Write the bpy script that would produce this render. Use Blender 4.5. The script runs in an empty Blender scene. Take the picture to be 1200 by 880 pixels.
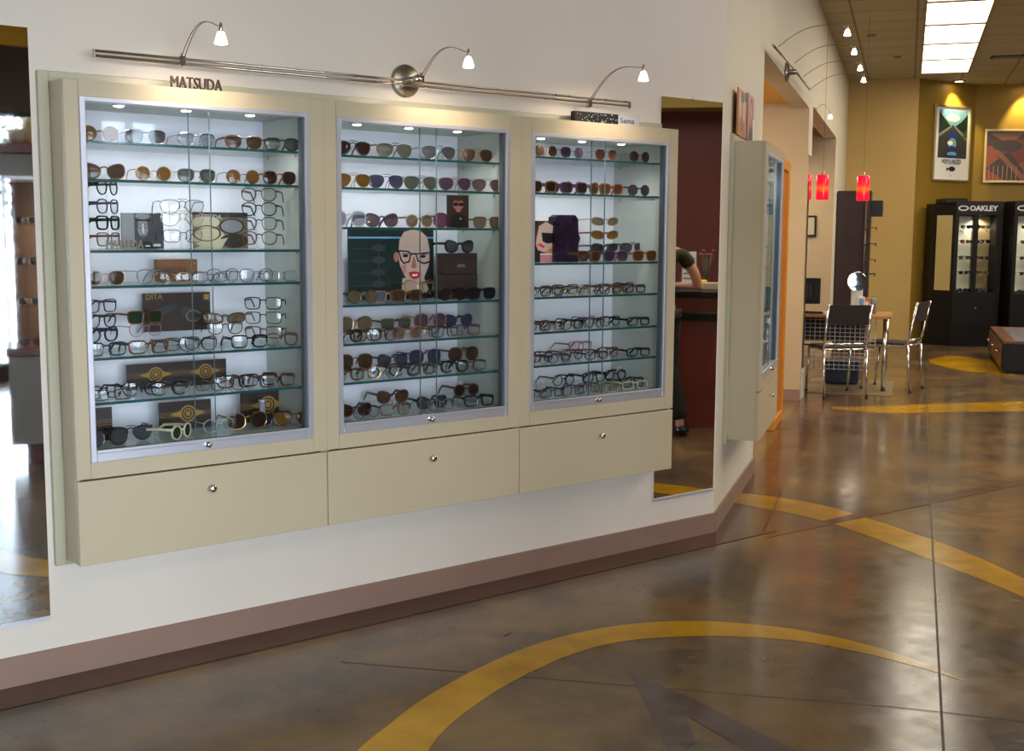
import bpy, math, random
from mathutils import Vector, Matrix
random.seed(7)
SC = bpy.context.scene
COL = SC.collection
PI = math.pi
V = Vector

# ------------------------------------------------------------------ camera
FOC = 1422.8
PITCH, ROLL, YAW = .116544, .006067, .891208      # yaw: heading of the lens from +X (+X runs along the display wall)
_F = V((math.cos(YAW)*math.cos(PITCH), math.sin(YAW)*math.cos(PITCH), -math.sin(PITCH)))
_U = V((math.cos(YAW)*math.sin(PITCH), math.sin(YAW)*math.sin(PITCH), math.cos(PITCH)))
_R = V((math.sin(YAW), -math.cos(YAW), 0))
CR = _R*math.cos(ROLL) + _U*math.sin(ROLL)
CU = -_R*math.sin(ROLL) + _U*math.cos(ROLL)
EYE = V((0, 0, 1.5))
cd = bpy.data.cameras.new('camera'); cam = bpy.data.objects.new('camera', cd); COL.objects.link(cam)
cd.sensor_fit = 'HORIZONTAL'; cd.sensor_width = 36; cd.lens = 36*FOC/1200
cd.clip_start = .05; cd.clip_end = 200
cam.matrix_world = Matrix(((CR.x, CU.x, -_F.x, EYE.x), (CR.y, CU.y, -_F.y, EYE.y), (CR.z, CU.z, -_F.z, EYE.z), (0, 0, 0, 1)))
SC.camera = cam

# ------------------------------------------------------------------ exposure, world, large lights
SC.view_settings.view_transform = 'Standard'
SC.view_settings.look = 'None'
SC.view_settings.gamma = 1.0
SC.view_settings.use_curve_mapping = False
SC.view_settings.exposure = .55
SC.cycles.transparent_max_bounces = 48
SC.cycles.max_bounces = 12
w = bpy.data.worlds.new('world'); SC.world = w; w.use_nodes = True
w.node_tree.nodes['Background'].inputs[0].default_value = (.62, .78, 1.0, 1)
w.node_tree.nodes['Background'].inputs[1].default_value = 1.6

def area(name, loc, target, sx, sy, power, col, spread=PI):
    l = bpy.data.lights.new(name, 'AREA'); l.shape = 'RECTANGLE'; l.size = sx; l.size_y = sy
    l.energy = power; l.color = col; l.spread = spread
    o = bpy.data.objects.new(name, l); COL.objects.link(o); o.location = loc
    o.rotation_euler = (V(target)-V(loc)).to_track_quat('-Z', 'Y').to_euler()
    return o
DAY_W = 4200
TROFFER = 3.6
area('daylight', (4.5, -9.0, 2.2), (4.5, 0, 1.6), 20, 5.5, DAY_W, (.72, .85, 1.0))
area('overhead_fill', (1.4, -1.2, 3.62), (1.4, -1.2, 0), 3.2, 1.4, 40, (1.0, .90, .74))  # added fill lights at ceiling height, out of view, to brighten the room
area('overhead_fill', (6.8, 1.6, 3.62), (6.8, 1.6, 0), 1.2, 3.2, 60, (1.0, .88, .70))
area('overhead_fill', (14.0, 5.3, 3.62), (14.0, 5.3, 0), 2.4, 2.4, 170, (1.0, .90, .72))  # fill added out of view to lift the far end
area('overhead_fill', (10.4, 2.6, 3.62), (10.4, 2.6, 0), 1.2, 2.4, 70, (1.0, .90, .72))
area('alcove_light', (7.0, 6.95, 2.5), (7.6, 6.6, 0), 1.6, .8, 38, (1.0, .80, .55))
area('alcove_light', (11.0, 9.6, 2.5), (10.9, 9.3, 0), 1.4, .8, 26, (1.0, .82, .56))

# ------------------------------------------------------------------ frames of reference
D = 4.051                                   # the display wall is the plane y = D
AZ = math.radians(33.15)                    # the side wall leaves the corner at this angle
B0 = V((4.595, D, 0))
EA = V((math.cos(AZ), math.sin(AZ), 0)); NA = V((math.sin(AZ), -math.cos(AZ), 0))
HC = 3.66                                   # ceiling height
class Frame:
    def __init__(s, loc, rot):
        s.loc = V(loc); s.rot = rot; s.M = Matrix.Translation(s.loc) @ Matrix.Rotation(rot, 4, 'Z')
    def __call__(s, *p): return s.M @ V(p)
MAIN = Frame((0, 0, 0), 0)
SIDE = Frame(B0, AZ)                        # local x along the side wall, local y into it, z up
def ray(px, py): return CR*(px-600) - CU*(py-440) + _F*FOC
def on_plane(px, py, n, d):
    v = ray(px, py); n = V(n); return EYE + v*((d-n.dot(EYE))/n.dot(v))
def at_y(px, py, y): return on_plane(px, py, (0, 1, 0), y)
def at_z(px, py, z=0): return on_plane(px, py, (0, 0, 1), z)
def to_side(P): q = P-B0; return (q.dot(EA), -q.dot(NA), P.z)   # (s, local y, z)
def at_s(px, py, s): return to_side(on_plane(px, py, EA, EA.dot(B0)+s))
def at_t(px, py, t): return to_side(on_plane(px, py, NA, NA.dot(B0)+t))

# ------------------------------------------------------------------ materials
def lin(c): return tuple(((x/255)/12.92 if x/255 <= .04045 else ((x/255+.055)/1.055)**2.4) for x in c)
_mc = {}
def mat(name, rgb, rough=.5, metal=0, spec=.5, noise=0, nscale=20, emit=0, coat=0, bump=0):
    if name in _mc: return _mc[name]
    m = bpy.data.materials.new(name); m.use_nodes = True; nt = m.node_tree; b = nt.nodes['Principled BSDF']
    c = lin(rgb)+(1,)
    b.inputs['Base Color'].default_value = c; b.inputs['Roughness'].default_value = rough
    b.inputs['Metallic'].default_value = metal; b.inputs['Specular IOR Level'].default_value = spec
    b.inputs['Coat Weight'].default_value = coat
    if emit:
        b.inputs['Emission Color'].default_value = c; b.inputs['Emission Strength'].default_value = emit
    tc = nt.nodes.new('ShaderNodeTexCoord'); n = nt.nodes.new('ShaderNodeTexNoise'); n.inputs['Scale'].default_value = nscale
    n.inputs['Detail'].default_value = 4
    nt.links.new(tc.outputs['Object'], n.inputs['Vector'])
    if noise:
        r = nt.nodes.new('ShaderNodeValToRGB')
        r.color_ramp.elements[0].position = .3; r.color_ramp.elements[1].position = .7
        r.color_ramp.elements[0].color = tuple(x*(1-noise) for x in c[:3])+(1,)
        r.color_ramp.elements[1].color = tuple(min(1, x*(1+noise)) for x in c[:3])+(1,)
        nt.links.new(n.outputs['Fac'], r.inputs['Fac']); nt.links.new(r.outputs['Color'], b.inputs['Base Color'])
    else:
        mr = nt.nodes.new('ShaderNodeMapRange'); mr.inputs['To Min'].default_value = max(0, rough-.03); mr.inputs['To Max'].default_value = rough+.03
        nt.links.new(n.outputs['Fac'], mr.inputs['Value']); nt.links.new(mr.outputs['Result'], b.inputs['Roughness'])
    if bump:
        bp = nt.nodes.new('ShaderNodeBump'); bp.inputs['Strength'].default_value = bump; bp.inputs['Distance'].default_value = .01
        nt.links.new(n.outputs['Fac'], bp.inputs['Height']); nt.links.new(bp.outputs['Normal'], b.inputs['Normal'])
    _mc[name] = m; return m
def glass(name, tint, gloss=.08, rough=.02, base=0, basecol=None):
    """thin glass: straight-through tinted transmission, a mirror coat and a little body colour"""
    if name in _mc: return _mc[name]
    m = bpy.data.materials.new(name); m.use_nodes = True; nt = m.node_tree; nt.nodes.clear()
    out = nt.nodes.new('ShaderNodeOutputMaterial'); t = nt.nodes.new('ShaderNodeBsdfTransparent'); g = nt.nodes.new('ShaderNodeBsdfGlossy')
    t.inputs[0].default_value = tuple(tint)+(1,); g.inputs['Roughness'].default_value = rough
    ge = nt.nodes.new('ShaderNodeNewGeometry'); dt = nt.nodes.new('ShaderNodeVectorMath'); dt.operation = 'DOT_PRODUCT'
    nt.links.new(ge.outputs['Normal'], dt.inputs[0]); nt.links.new(ge.outputs['Incoming'], dt.inputs[1])
    def mth(op, a_, b_=None):
        q = nt.nodes.new('ShaderNodeMath'); q.operation = op
        for i, x in enumerate((a_, b_)):
            if x is None: continue
            if isinstance(x, (int, float)): q.inputs[i].default_value = x
            else: nt.links.new(x, q.inputs[i])
        return q.outputs[0]
    k = mth('POWER', mth('SUBTRACT', 1.0, mth('ABSOLUTE', dt.outputs['Value'])), 5.0)          # Schlick, the same from both sides
    mul = nt.nodes.new('ShaderNodeMath'); mul.operation = 'MULTIPLY_ADD'; mul.use_clamp = True
    nt.links.new(k, mul.inputs[0]); mul.inputs[1].default_value = .6; mul.inputs[2].default_value = gloss/2
    mx = nt.nodes.new('ShaderNodeMixShader'); nt.links.new(mul.outputs[0], mx.inputs[0])
    src = t.outputs[0]
    if base:
        d = nt.nodes.new('ShaderNodeBsdfDiffuse'); d.inputs[0].default_value = tuple(basecol)+(1,)
        m2 = nt.nodes.new('ShaderNodeMixShader'); m2.inputs[0].default_value = base
        nt.links.new(src, m2.inputs[1]); nt.links.new(d.outputs[0], m2.inputs[2]); src = m2.outputs[0]
    nt.links.new(src, mx.inputs[1]); nt.links.new(g.outputs[0], mx.inputs[2]); nt.links.new(mx.outputs[0], out.inputs[0])
    _mc[name] = m; return m

M_WALL = mat('wall_cream', (228, 214, 198), .6, noise=.02, nscale=3)
M_SIDEW = mat('side_wall_cream', (216, 206, 186), .6, noise=.02, nscale=3)
M_BEIGE = mat('alcove_beige', (190, 168, 136), .7, noise=.03, nscale=3)
M_YEL = mat('mustard_wall', (186, 154, 90), .65, noise=.03, nscale=2)
M_OLIVE = mat('olive_wall', (142, 112, 34), .6, noise=.04, nscale=2)
M_BASE = mat('rubber_baseboard', (148, 116, 100), .45, noise=.04, nscale=8)
M_CASE = mat('case_laminate', (201, 184, 153), .32, noise=.015, nscale=5, spec=.4)
M_BACKB = mat('backboard_laminate', (190, 182, 154), .35, noise=.015, nscale=5)
M_INNER = mat('case_interior_white', (236, 232, 240), .5, noise=.01)
M_INSIDE = mat('case_side_shaded', (188, 190, 184), .5, noise=.01)  # white laminate greyed: shade on the sides and top put into the colour
M_ALU = mat('satin_aluminium', (212, 210, 218), .35, .55)
M_DALU = mat('dark_gasket', (84, 92, 98), .4, .3)
M_CHROME = mat('chrome', (225, 225, 228), .12, 1)
M_STEEL = mat('brushed_nickel', (178, 170, 158), .28, 1)
M_GAP = mat('dark_gap', (40, 34, 28), .8)
M_GLASS = glass('case_door_glass', (.985, .988, .988), .035)
M_SHELF = glass('shelf_glass', (.94, .975, .965), .06, base=.03, basecol=(.35, .55, .5))
M_SEDGE = mat('shelf_edge_green', (34, 82, 82), .15, spec=.8)
M_GEDGE = mat('door_edge_green', (96, 122, 124), .2)
M_ACRYL = glass('clear_acrylic', (.97, .98, .98), .04)
M_MIRROR = mat('mirror_silver', (238, 240, 240), .01, 1)
M_WOODR = mat('maroon_wood', (92, 34, 28), .3, noise=.15, nscale=4)
M_WOODDK = mat('dark_wenge', (50, 32, 30), .35, noise=.15, nscale=6)
M_BLACK = mat('black_lacquer', (17, 14, 14), .4, spec=.3)
M_BLK = mat('black_plastic', (20, 20, 22), .4)
M_WHITE = mat('white_paint', (228, 226, 222), .5)
M_PAPER = mat('white_paper', (235, 234, 230), .6)
M_ORANGE = mat('orange_paint', (214, 138, 30), .4, noise=.04, nscale=4)
M_TAN = mat('desk_wood', (176, 128, 84), .3, noise=.12, nscale=7)

# ------------------------------------------------------------------ mesh builder
class MB:
    def __init__(s): s.v = []; s.f = []; s.fm = []; s.mats = []; s.sm = []
    def mi(s, m):
        if m not in s.mats: s.mats.append(m)
        return s.mats.index(m)
    def add(s, vs, fs, m, smooth=False):
        o = len(s.v); s.v += [V(p) for p in vs]; k = s.mi(m)
        for f in fs: s.f.append([o+i for i in f]); s.fm.append(k); s.sm.append(smooth)
    def quad(s, a, b, c, d, m): s.add([a, b, c, d], [(0, 1, 2, 3)], m)
    def box(s, x0, x1, y0, y1, z0, z1, m, bev=0):
        if x0 > x1: x0, x1 = x1, x0
        if y0 > y1: y0, y1 = y1, y0
        if z0 > z1: z0, z1 = z1, z0
        b = min(bev, (x1-x0)/2.2, (y1-y0)/2.2, (z1-z0)/2.2)
        if b <= 0:
            s.add([(x0, y0, z0), (x1, y0, z0), (x1, y1, z0), (x0, y1, z0), (x0, y0, z1), (x1, y0, z1), (x1, y1, z1), (x0, y1, z1)],
                  [(0, 3, 2, 1), (4, 5, 6, 7), (0, 1, 5, 4), (1, 2, 6, 5), (2, 3, 7, 6), (3, 0, 4, 7)], m)
            return
        X, Y, Z = (x0, x1), (y0, y1), (z0, z1); idx = {}; vs = []
        for i in (0, 1):
            for j in (0, 1):
                for k in (0, 1):
                    si, sj, sk = (1, -1)[i]*b, (1, -1)[j]*b, (1, -1)[k]*b
                    for ax, p in enumerate(((X[i], Y[j]+sj, Z[k]+sk), (X[i]+si, Y[j], Z[k]+sk), (X[i]+si, Y[j]+sj, Z[k]))):
                        idx[(i, j, k, ax)] = len(vs); vs.append(p)
        I = lambda i, j, k, a: idx[(i, j, k, a)]; fs = []
        for i in (0, 1): f = [I(i, 0, 0, 0), I(i, 1, 0, 0), I(i, 1, 1, 0), I(i, 0, 1, 0)]; fs.append(f if i else f[::-1])
        for j in (0, 1): f = [I(0, j, 0, 1), I(0, j, 1, 1), I(1, j, 1, 1), I(1, j, 0, 1)]; fs.append(f if j else f[::-1])
        for k in (0, 1): f = [I(0, 0, k, 2), I(1, 0, k, 2), I(1, 1, k, 2), I(0, 1, k, 2)]; fs.append(f if k else f[::-1])
        for i in (0, 1):
            for j in (0, 1): f = [I(i, j, 0, 0), I(i, j, 0, 1), I(i, j, 1, 1), I(i, j, 1, 0)]; fs.append(f if i == j else f[::-1])
            for k in (0, 1): f = [I(i, 0, k, 0), I(i, 0, k, 2), I(i, 1, k, 2), I(i, 1, k, 0)]; fs.append(f[::-1] if i == k else f)
        for j in (0, 1):
            for k in (0, 1): f = [I(0, j, k, 1), I(0, j, k, 2), I(1, j, k, 2), I(1, j, k, 1)]; fs.append(f if j == k else f[::-1])
        for i in (0, 1):
            for j in (0, 1):
                for k in (0, 1):
                    f = [I(i, j, k, 0), I(i, j, k, 1), I(i, j, k, 2)]; fs.append(f if (i+j+k) % 2 else f[::-1])
        s.add(vs, fs, m)
    def tube(s, pts, r, m, n=8, cap=True, closed=False, flat=None):
        pts = [V(p) for p in pts]; N = len(pts); vs = []; up0 = None
        for i, p in enumerate(pts):
            if closed: t = pts[(i+1) % N]-pts[i-1]
            else: t = pts[min(i+1, N-1)]-pts[max(i-1, 0)]
            t.normalize()
            if up0 is None:
                a = V((0, 0, 1)) if abs(t.z) < .9 else V((0, 1, 0)); u = t.cross(a).normalized()
            else:
                u = (up0 - t*up0.dot(t)).normalized()
            up0 = u; w_ = t.cross(u)
            rr = r[i] if isinstance(r, (list, tuple)) else r
            for k in range(n):
                an = 2*PI*(k+.5)/n
                ra, rb = (rr, rr) if flat is None else (rr*flat[0], rr*flat[1])
                vs.append(p+u*(math.cos(an)*ra)+w_*(math.sin(an)*rb))
        fs = []
        for i in range(N if closed else N-1):
            j = (i+1) % N
            for k in range(n): k2 = (k+1) % n; fs.append((i*n+k, i*n+k2, j*n+k2, j*n+k))
        if cap and not closed: fs.append(tuple(range(n))[::-1]); fs.append(tuple((N-1)*n+k for k in range(n)))
        s.add(vs, fs, m, n > 4)
    def lathe(s, prof, c, m, n=24, axis=(0, 0, 1), smooth=True):
        q = V((0, 0, 1)).rotation_difference(V(axis).normalized()); c = V(c); vs = []
        for (r, z) in prof:
            for k in range(n): a = 2*PI*k/n; vs.append(c+q @ V((r*math.cos(a), r*math.sin(a), z)))
        fs = []
        for i in range(len(prof)-1):
            for k in range(n): k2 = (k+1) % n; fs.append((i*n+k, i*n+k2, (i+1)*n+k2, (i+1)*n+k))
        if prof[0][0] > 1e-5: fs.append(tuple(range(n))[::-1])
        if prof[-1][0] > 1e-5: fs.append(tuple((len(prof)-1)*n+k for k in range(n)))
        s.add(vs, fs, m, smooth)
    def ball(s, c, r, m, n=12, sc=(1, 1, 1)):
        c = V(c); vs = []; h = n//2+1
        for i in range(h+1):
            th = PI*i/h
            for k in range(n): a = 2*PI*k/n; vs.append(c+V((r*sc[0]*math.sin(th)*math.cos(a), r*sc[1]*math.sin(th)*math.sin(a), r*sc[2]*math.cos(th))))
        fs = [(i*n+k, (i+1)*n+k, (i+1)*n+(k+1) % n, i*n+(k+1) % n) for i in range(h) for k in range(n)]
        s.add(vs, fs, m, True)
    def prism(s, poly, m, fr, d):
        """polygon poly in a plane given by fr(u, v, depth), extruded to depth d"""
        n = len(poly); vs = [fr(u, v, 0) for u, v in poly]+[fr(u, v, d) for u, v in poly]
        fs = [tuple(range(n)), tuple(range(2*n-1, n-1, -1))]+[(i, i+n, (i+1) % n+n, (i+1) % n) for i in range(n)]
        s.add(vs, fs, m)
    def mesh(s, name, off=V((0, 0, 0))):
        me = bpy.data.meshes.new(name); me.from_pydata([tuple(p-off) for p in s.v], [], s.f)
        for m in s.mats: me.materials.append(m)
        me.polygons.foreach_set('material_index', s.fm); me.polygons.foreach_set('use_smooth', s.sm); me.update()
        return me
    def build(s, name, parent=None, frame=None, label=None):
        off = V(OFF.get(parent.name, (0, 0, 0))) if parent else V((0, 0, 0))
        o = bpy.data.objects.new(name, s.mesh(name, off)); COL.objects.link(o)
        if parent: o.parent = parent; OFF[o.name] = off
        elif frame: o.matrix_world = frame.M.copy()
        if label: o['label'] = label
        return o
OFF = {}
def thing(name, label, cat, p=(0, 0, 0), frame=MAIN, group=None, rot=0):
    o = bpy.data.objects.new(name, None); COL.objects.link(o); o.empty_display_size = .1
    o.location = frame(*p); o.rotation_euler = (0, 0, frame.rot+rot); OFF[o.name] = V(p)
    o['label'] = label; o['category'] = cat
    if group: o['group'] = group
    return o
def tag(o, label, cat, group=None):
    o['label'] = label; o['category'] = cat
    if group: o['group'] = group
    return o
def single(name, mb, label, cat, p, frame=MAIN, group=None):
    """a thing that is one mesh, its origin at p"""
    o = bpy.data.objects.new(name, mb.mesh(name, V(p))); COL.objects.link(o)
    o.location = frame(*p); o.rotation_euler = (0, 0, frame.rot)
    return tag(o, label, cat, group)
def struct(name, mb, frame=None):
    o = mb.build(name, None, frame); o['kind'] = 'structure'; return o
def text_mesh(txt, size, depth, fr, m, mb, align='LEFT', xs=1.0, bold=0):
    c = bpy.data.curves.new('t', 'FONT'); c.body = txt; c.size = size; c.extrude = depth/2; c.align_x = align; c.resolution_u = 2; c.offset = bold
    o = bpy.data.objects.new('t', c); COL.objects.link(o); dg = bpy.context.evaluated_depsgraph_get()
    me = o.evaluated_get(dg).to_mesh()
    vs = [fr(v.co.x*xs, v.co.y, depth/2-v.co.z) for v in me.vertices]; fs = [tuple(p.vertices) for p in me.polygons]
    mb.add(vs, fs, m); o.evaluated_get(dg).to_mesh_clear(); bpy.data.objects.remove(o); bpy.data.curves.remove(c)
# ================================================================== THE SETTING
# floor: one mesh, stained concrete with its inlays, bands and saw cuts
def floor_mat(name, c1, c2, c3, rough=.18):
    m = bpy.data.materials.new(name); m.use_nodes = True; nt = m.node_tree; b = nt.nodes['Principled BSDF']
    tc = nt.nodes.new('ShaderNodeTexCoord')
    n1 = nt.nodes.new('ShaderNodeTexNoise'); n1.inputs['Scale'].default_value = 1.6; n1.inputs['Detail'].default_value = 8; n1.inputs['Roughness'].default_value = .55; n1.inputs['Distortion'].default_value = .25
    n2 = nt.nodes.new('ShaderNodeTexNoise'); n2.inputs['Scale'].default_value = 9; n2.inputs['Detail'].default_value = 6
    r = nt.nodes.new('ShaderNodeValToRGB'); e = r.color_ramp.elements
    e[0].position = .36; e[0].color = lin(c1)+(1,); e[1].position = .66; e[1].color = lin(c3)+(1,)
    k = e.new(.5); k.color = lin(c2)+(1,)
    nt.links.new(tc.outputs['Object'], n1.inputs['Vector']); nt.links.new(tc.outputs['Object'], n2.inputs['Vector'])
    nt.links.new(n1.outputs['Fac'], r.inputs['Fac'])
    mx = nt.nodes.new('ShaderNodeMix'); mx.data_type = 'RGBA'; mx.blend_type = 'OVERLAY'; mx.inputs[0].default_value = .35
    nt.links.new(r.outputs['Color'], mx.inputs[6]); nt.links.new(n2.outputs['Color'], mx.inputs[7])
    hs = nt.nodes.new('ShaderNodeRGBToBW'); nt.links.new(n2.outputs['Color'], hs.inputs[0]); nt.links.new(hs.outputs[0], mx.inputs[7])
    nt.links.new(mx.outputs[2], b.inputs['Base Color'])
    mr = nt.nodes.new('ShaderNodeMapRange'); mr.inputs['From Min'].default_value = .3; mr.inputs['From Max'].default_value = .7
    mr.inputs['To Min'].default_value = rough-.04; mr.inputs['To Max'].default_value = rough+.06
    nt.links.new(n2.outputs['Fac'], mr.inputs['Value']); nt.links.new(mr.outputs['Result'], b.inputs['Roughness'])
    bp = nt.nodes.new('ShaderNodeBump'); bp.inputs['Strength'].default_value = .008; bp.inputs['Distance'].default_value = .01
    nt.links.new(n1.outputs['Fac'], bp.inputs['Height']); nt.links.new(bp.outputs['Normal'], b.inputs['Normal'])
    b.inputs['Specular IOR Level'].default_value = .42
    return m
F_MAIN = floor_mat('stained_concrete', (74, 62, 52), (97, 77, 55), (117, 91, 58))
F_DARK = floor_mat('dark_stained_band', (72, 46, 36), (82, 54, 42), (92, 62, 48))
F_YEL = floor_mat('yellow_stained_band', (150, 110, 2), (168, 124, 4), (184, 138, 8))
F_STAR = floor_mat('plum_stained_star', (70, 56, 58), (78, 64, 68), (88, 72, 72))
F_JOINT = mat('saw_cut', (46, 34, 26), .5)
R_OUT = [(-4, D), (-4, -4.5), (13, -4.5), (21.5, 8.0), (21.5, 14), (4, 14), (B0.x, B0.y)]
mb = MB()
mb.add([(x, y, 0) for x, y in R_OUT[::1]], [tuple(range(len(R_OUT)))], F_MAIN)
def strip(outer, inner, m, z):
    n = len(outer); vs = [(x, y, z) for x, y in outer]+[(x, y, z) for x, y in inner]
    mb.add(vs, [(i, i+n, i+n+1, i+1) for i in range(n-1)], m)
def smooth_line(P, k=6):
    out = []
    for i in range(len(P)-1):
        p0, p1, p2, p3 = P[max(i-1, 0)], P[i], P[i+1], P[min(i+2, len(P)-1)]
        for j in range(k):
            t = j/k
            out.append(tuple(.5*((2*p1[a])+(-p0[a]+p2[a])*t+(2*p0[a]-5*p1[a]+4*p2[a]-p3[a])*t*t+(-p0[a]+3*p1[a]-3*p2[a]+p3[a])*t**3) for a in (0, 1)))
    return out+[P[-1]]
cres_o = [(1.45, 2.30), (1.52, 2.60), (1.63, 2.77), (1.78, 2.91), (1.95, 3.01), (2.16, 3.12), (2.46, 3.23), (2.79, 3.30), (3.08, 3.29), (3.30, 3.22), (3.49, 3.09), (3.63, 2.91), (3.71, 2.73), (3.75, 2.53), (3.74, 2.31), (3.70, 2.12)]
cres_i = [(1.66, 2.20), (1.72, 2.45), (1.80, 2.62), (1.93, 2.77), (2.06, 2.87), (2.25, 2.97), (2.48, 3.06), (2.76, 3.13), (2.98, 3.14), (3.16, 3.09), (3.36, 2.97), (3.52, 2.81), (3.61, 2.66), (3.665, 2.47), (3.69, 2.28), (3.695, 2.12)]
strip(smooth_line(cres_o), smooth_line(cres_i), F_YEL, .0010)
b_o = [(5.30, 4.75), (5.47, 4.48), (5.54, 4.10), (5.47, 3.73), (5.36, 3.35), (5.23, 3.00), (5.04, 2.64), (4.7, 2.1), (4.2, 1.6)]
b_i = [(5.25, 4.72), (5.20, 4.42), (5.24, 3.98), (5.18, 3.63), (5.05, 3.24), (4.93, 2.90), (4.76, 2.47), (4.45, 2.0), (4.0, 1.55)]
strip(smooth_line(b_o), smooth_line(b_i), F_YEL, .0010)
def fpx(l, z=0): return [tuple(at_z(x, y, z)[:2]) for x, y in l]
strip(smooth_line(fpx([(975, 477), (1040, 475.5), (1120, 472.5), (1210, 470)])), smooth_line(fpx([(975, 479), (1040, 484), (1120, 483), (1210, 482)])), F_YEL, .0010)
strip(smooth_line(fpx([(1088, 421), (1115, 417), (1150, 421), (1190, 429)])), smooth_line(fpx([(1090, 425), (1115, 432), (1150, 437), (1190, 440)])), F_YEL, .0010)
for tri in ([(2.86, 2.88), (2.85, 2.62), (2.81, 2.30), (2.78, 2.02), (2.66, 2.10), (2.73, 2.50)], [(2.86, 2.88), (2.73, 2.50), (2.60, 2.34), (2.46, 2.30), (2.60, 2.50)]):
    mb.add([(x, y, .0012) for x, y in tri], [tuple(range(len(tri)))[::-1]], F_STAR)
def band(p, q, w0, m, z, w1=None):
    p, q = V(p+(0,)), V(q+(0,)); d = (q-p).normalized(); k = V((-d.y, d.x, 0)); w1 = w0 if w1 is None else w1
    mb.add([p-k*w0+V((0, 0, z)), q-k*w1+V((0, 0, z)), q+k*w1+V((0, 0, z)), p+k*w0+V((0, 0, z))], [(0, 1, 2, 3)], m)
# dark border along both walls, and the stripe that runs on across the room
mb.add([(-4, 3.86, .0006), (4.86, 3.86, .0006), (B0.x, D, .0006), (-4, D, .0006)], [(0, 1, 2, 3)], F_DARK)
c1 = B0+EA*.1+NA*.24; c2 = B0+EA*9+NA*.24; c3 = B0+EA*9
mb.add([(B0.x, B0.y, .0006), (4.86, 3.86, .0006), (c1.x, c1.y, .0006), (c2.x, c2.y, .0006), (c3.x, c3.y, .0006)], [(0, 1, 2, 3, 4)], F_DARK)
mb.add([(4.86, 3.86, .0014), (4.70, 3.80, .0014), (8.5, 3.62, .0014), (8.5, 3.80, .0014)], [(0, 1, 2, 3)], F_DARK)
band((6.2, 3.83), (1.5, .80), .004, F_JOINT, .0018)
band((6.2, 3.83), (11.5, 7.22), .004, F_JOINT, .0018)
for a_, b_ in (((1040, 828), (1200, 845)), ((1095, 598), (1230, 614)), ((895, 622), (915, 577)), ((600, 741), (590, 746))):
    p_, q_ = fpx([a_, b_]); band(p_, q_, .0025, F_JOINT, .0018)
p_, q_ = fpx([(1040, 828), (400, 776)]); band(p_, q_, .003, F_JOINT, .0005)
band((-4, 3.862), (4.86, 3.862), .004, F_JOINT, .0018); band((-4, 1.2), (2.4, 1.2), .004, F_JOINT, .0018)
struct('floor', mb)

# ceiling: lay-in tiles, the grid follows the side wall
m = bpy.data.materials.new('ceiling_tiles'); m.use_nodes = True; nt = m.node_tree; b = nt.nodes['Principled BSDF']
tc = nt.nodes.new('ShaderNodeTexCoord'); mp = nt.nodes.new('ShaderNodeMapping'); mp.inputs['Location'].default_value = (.18, .27, 0)
br = nt.nodes.new('ShaderNodeTexBrick'); br.offset = 0; br.inputs['Scale'].default_value = 1; br.inputs['Brick Width'].default_value = .61; br.inputs['Row Height'].default_value = .61
br.inputs['Mortar Size'].default_value = .012; br.inputs['Color1'].default_value = lin((178, 168, 138))+(1,); br.inputs['Color2'].default_value = lin((171, 161, 131))+(1,); br.inputs['Mortar'].default_value = lin((128, 118, 90))+(1,)
nz = nt.nodes.new('ShaderNodeTexNoise'); nz.inputs['Scale'].default_value = 120
nt.links.new(tc.outputs['Object'], mp.inputs[0]); nt.links.new(mp.outputs[0], br.inputs[0]); nt.links.new(tc.outputs['Object'], nz.inputs['Vector'])
bp = nt.nodes.new('ShaderNodeBump'); bp.inputs['Strength'].default_value = .2; bp.inputs['Distance'].default_value = .004; nt.links.new(nz.outputs['Fac'], bp.inputs['Height']); nt.links.new(bp.outputs['Normal'], b.inputs['Normal'])
nt.links.new(br.outputs[0], b.inputs['Base Color']); b.inputs['Roughness'].default_value = .9
M_CEIL = m
inv = SIDE.M.inverted()
mb = MB(); mb.add([inv @ V((x, y, HC)) for x, y in R_OUT][::-1], [tuple(range(len(R_OUT)))], M_CEIL)
struct('ceiling', mb, SIDE)

def wall_holes(mb, x0, x1, z0, z1, holes, y, m, th=.0):
    """vertical wall in the plane y with rectangular holes (hx0,hx1,hz0,hz1), ordered along x"""
    cx = x0
    for hx0, hx1, hz0, hz1 in holes:
        if hx0 > cx: mb.quad((cx, y, z0), (hx0, y, z0), (hx0, y, z1), (cx, y, z1), m)
        if hz0 > z0: mb.quad((hx0, y, z0), (hx1, y, z0), (hx1, y, hz0), (hx0, y, hz0), m)
        if hz1 < z1: mb.quad((hx0, y, hz1), (hx1, y, hz1), (hx1, y, z1), (hx0, y, z1), m)
        cx = hx1
    if cx < x1: mb.quad((cx, y, z0), (x1, y, z0), (x1, y, z1), (cx, y, z1), m)
mb = MB(); wall_holes(mb, -4, B0.x, 0, HC, [(1.36, 4.105, .43, 1.95)], D, M_WALL)
struct('wall_main', mb)
Z1, Z2, ZD = 2.62, 2.68, 2.22
mb = MB()
wall_holes(mb, 0, 1.64, 0, HC, [(.30, 1.17, .45, 1.95)], 0, M_SIDEW)
wall_holes(mb, 1.64, 12, 0, HC, [(1.64, 5.19, -1, Z1), (5.19, 5.63, -1, ZD), (5.63, 9.4, -1, Z2)], 0, M_SIDEW)
mb.quad((1.64, 0, 0), (1.64, .15, 0), (1.64, .15, Z1), (1.64, 0, Z1), M_SIDEW)
mb.quad((1.64, 0, Z1), (5.19, 0, Z1), (5.19, .15, Z1), (1.64, .15, Z1), M_SIDEW)          # soffits of the headers
mb.quad((5.63, 0, Z2), (9.4, 0, Z2), (9.4, .15, Z2), (5.63, .15, Z2), M_SIDEW)
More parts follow.
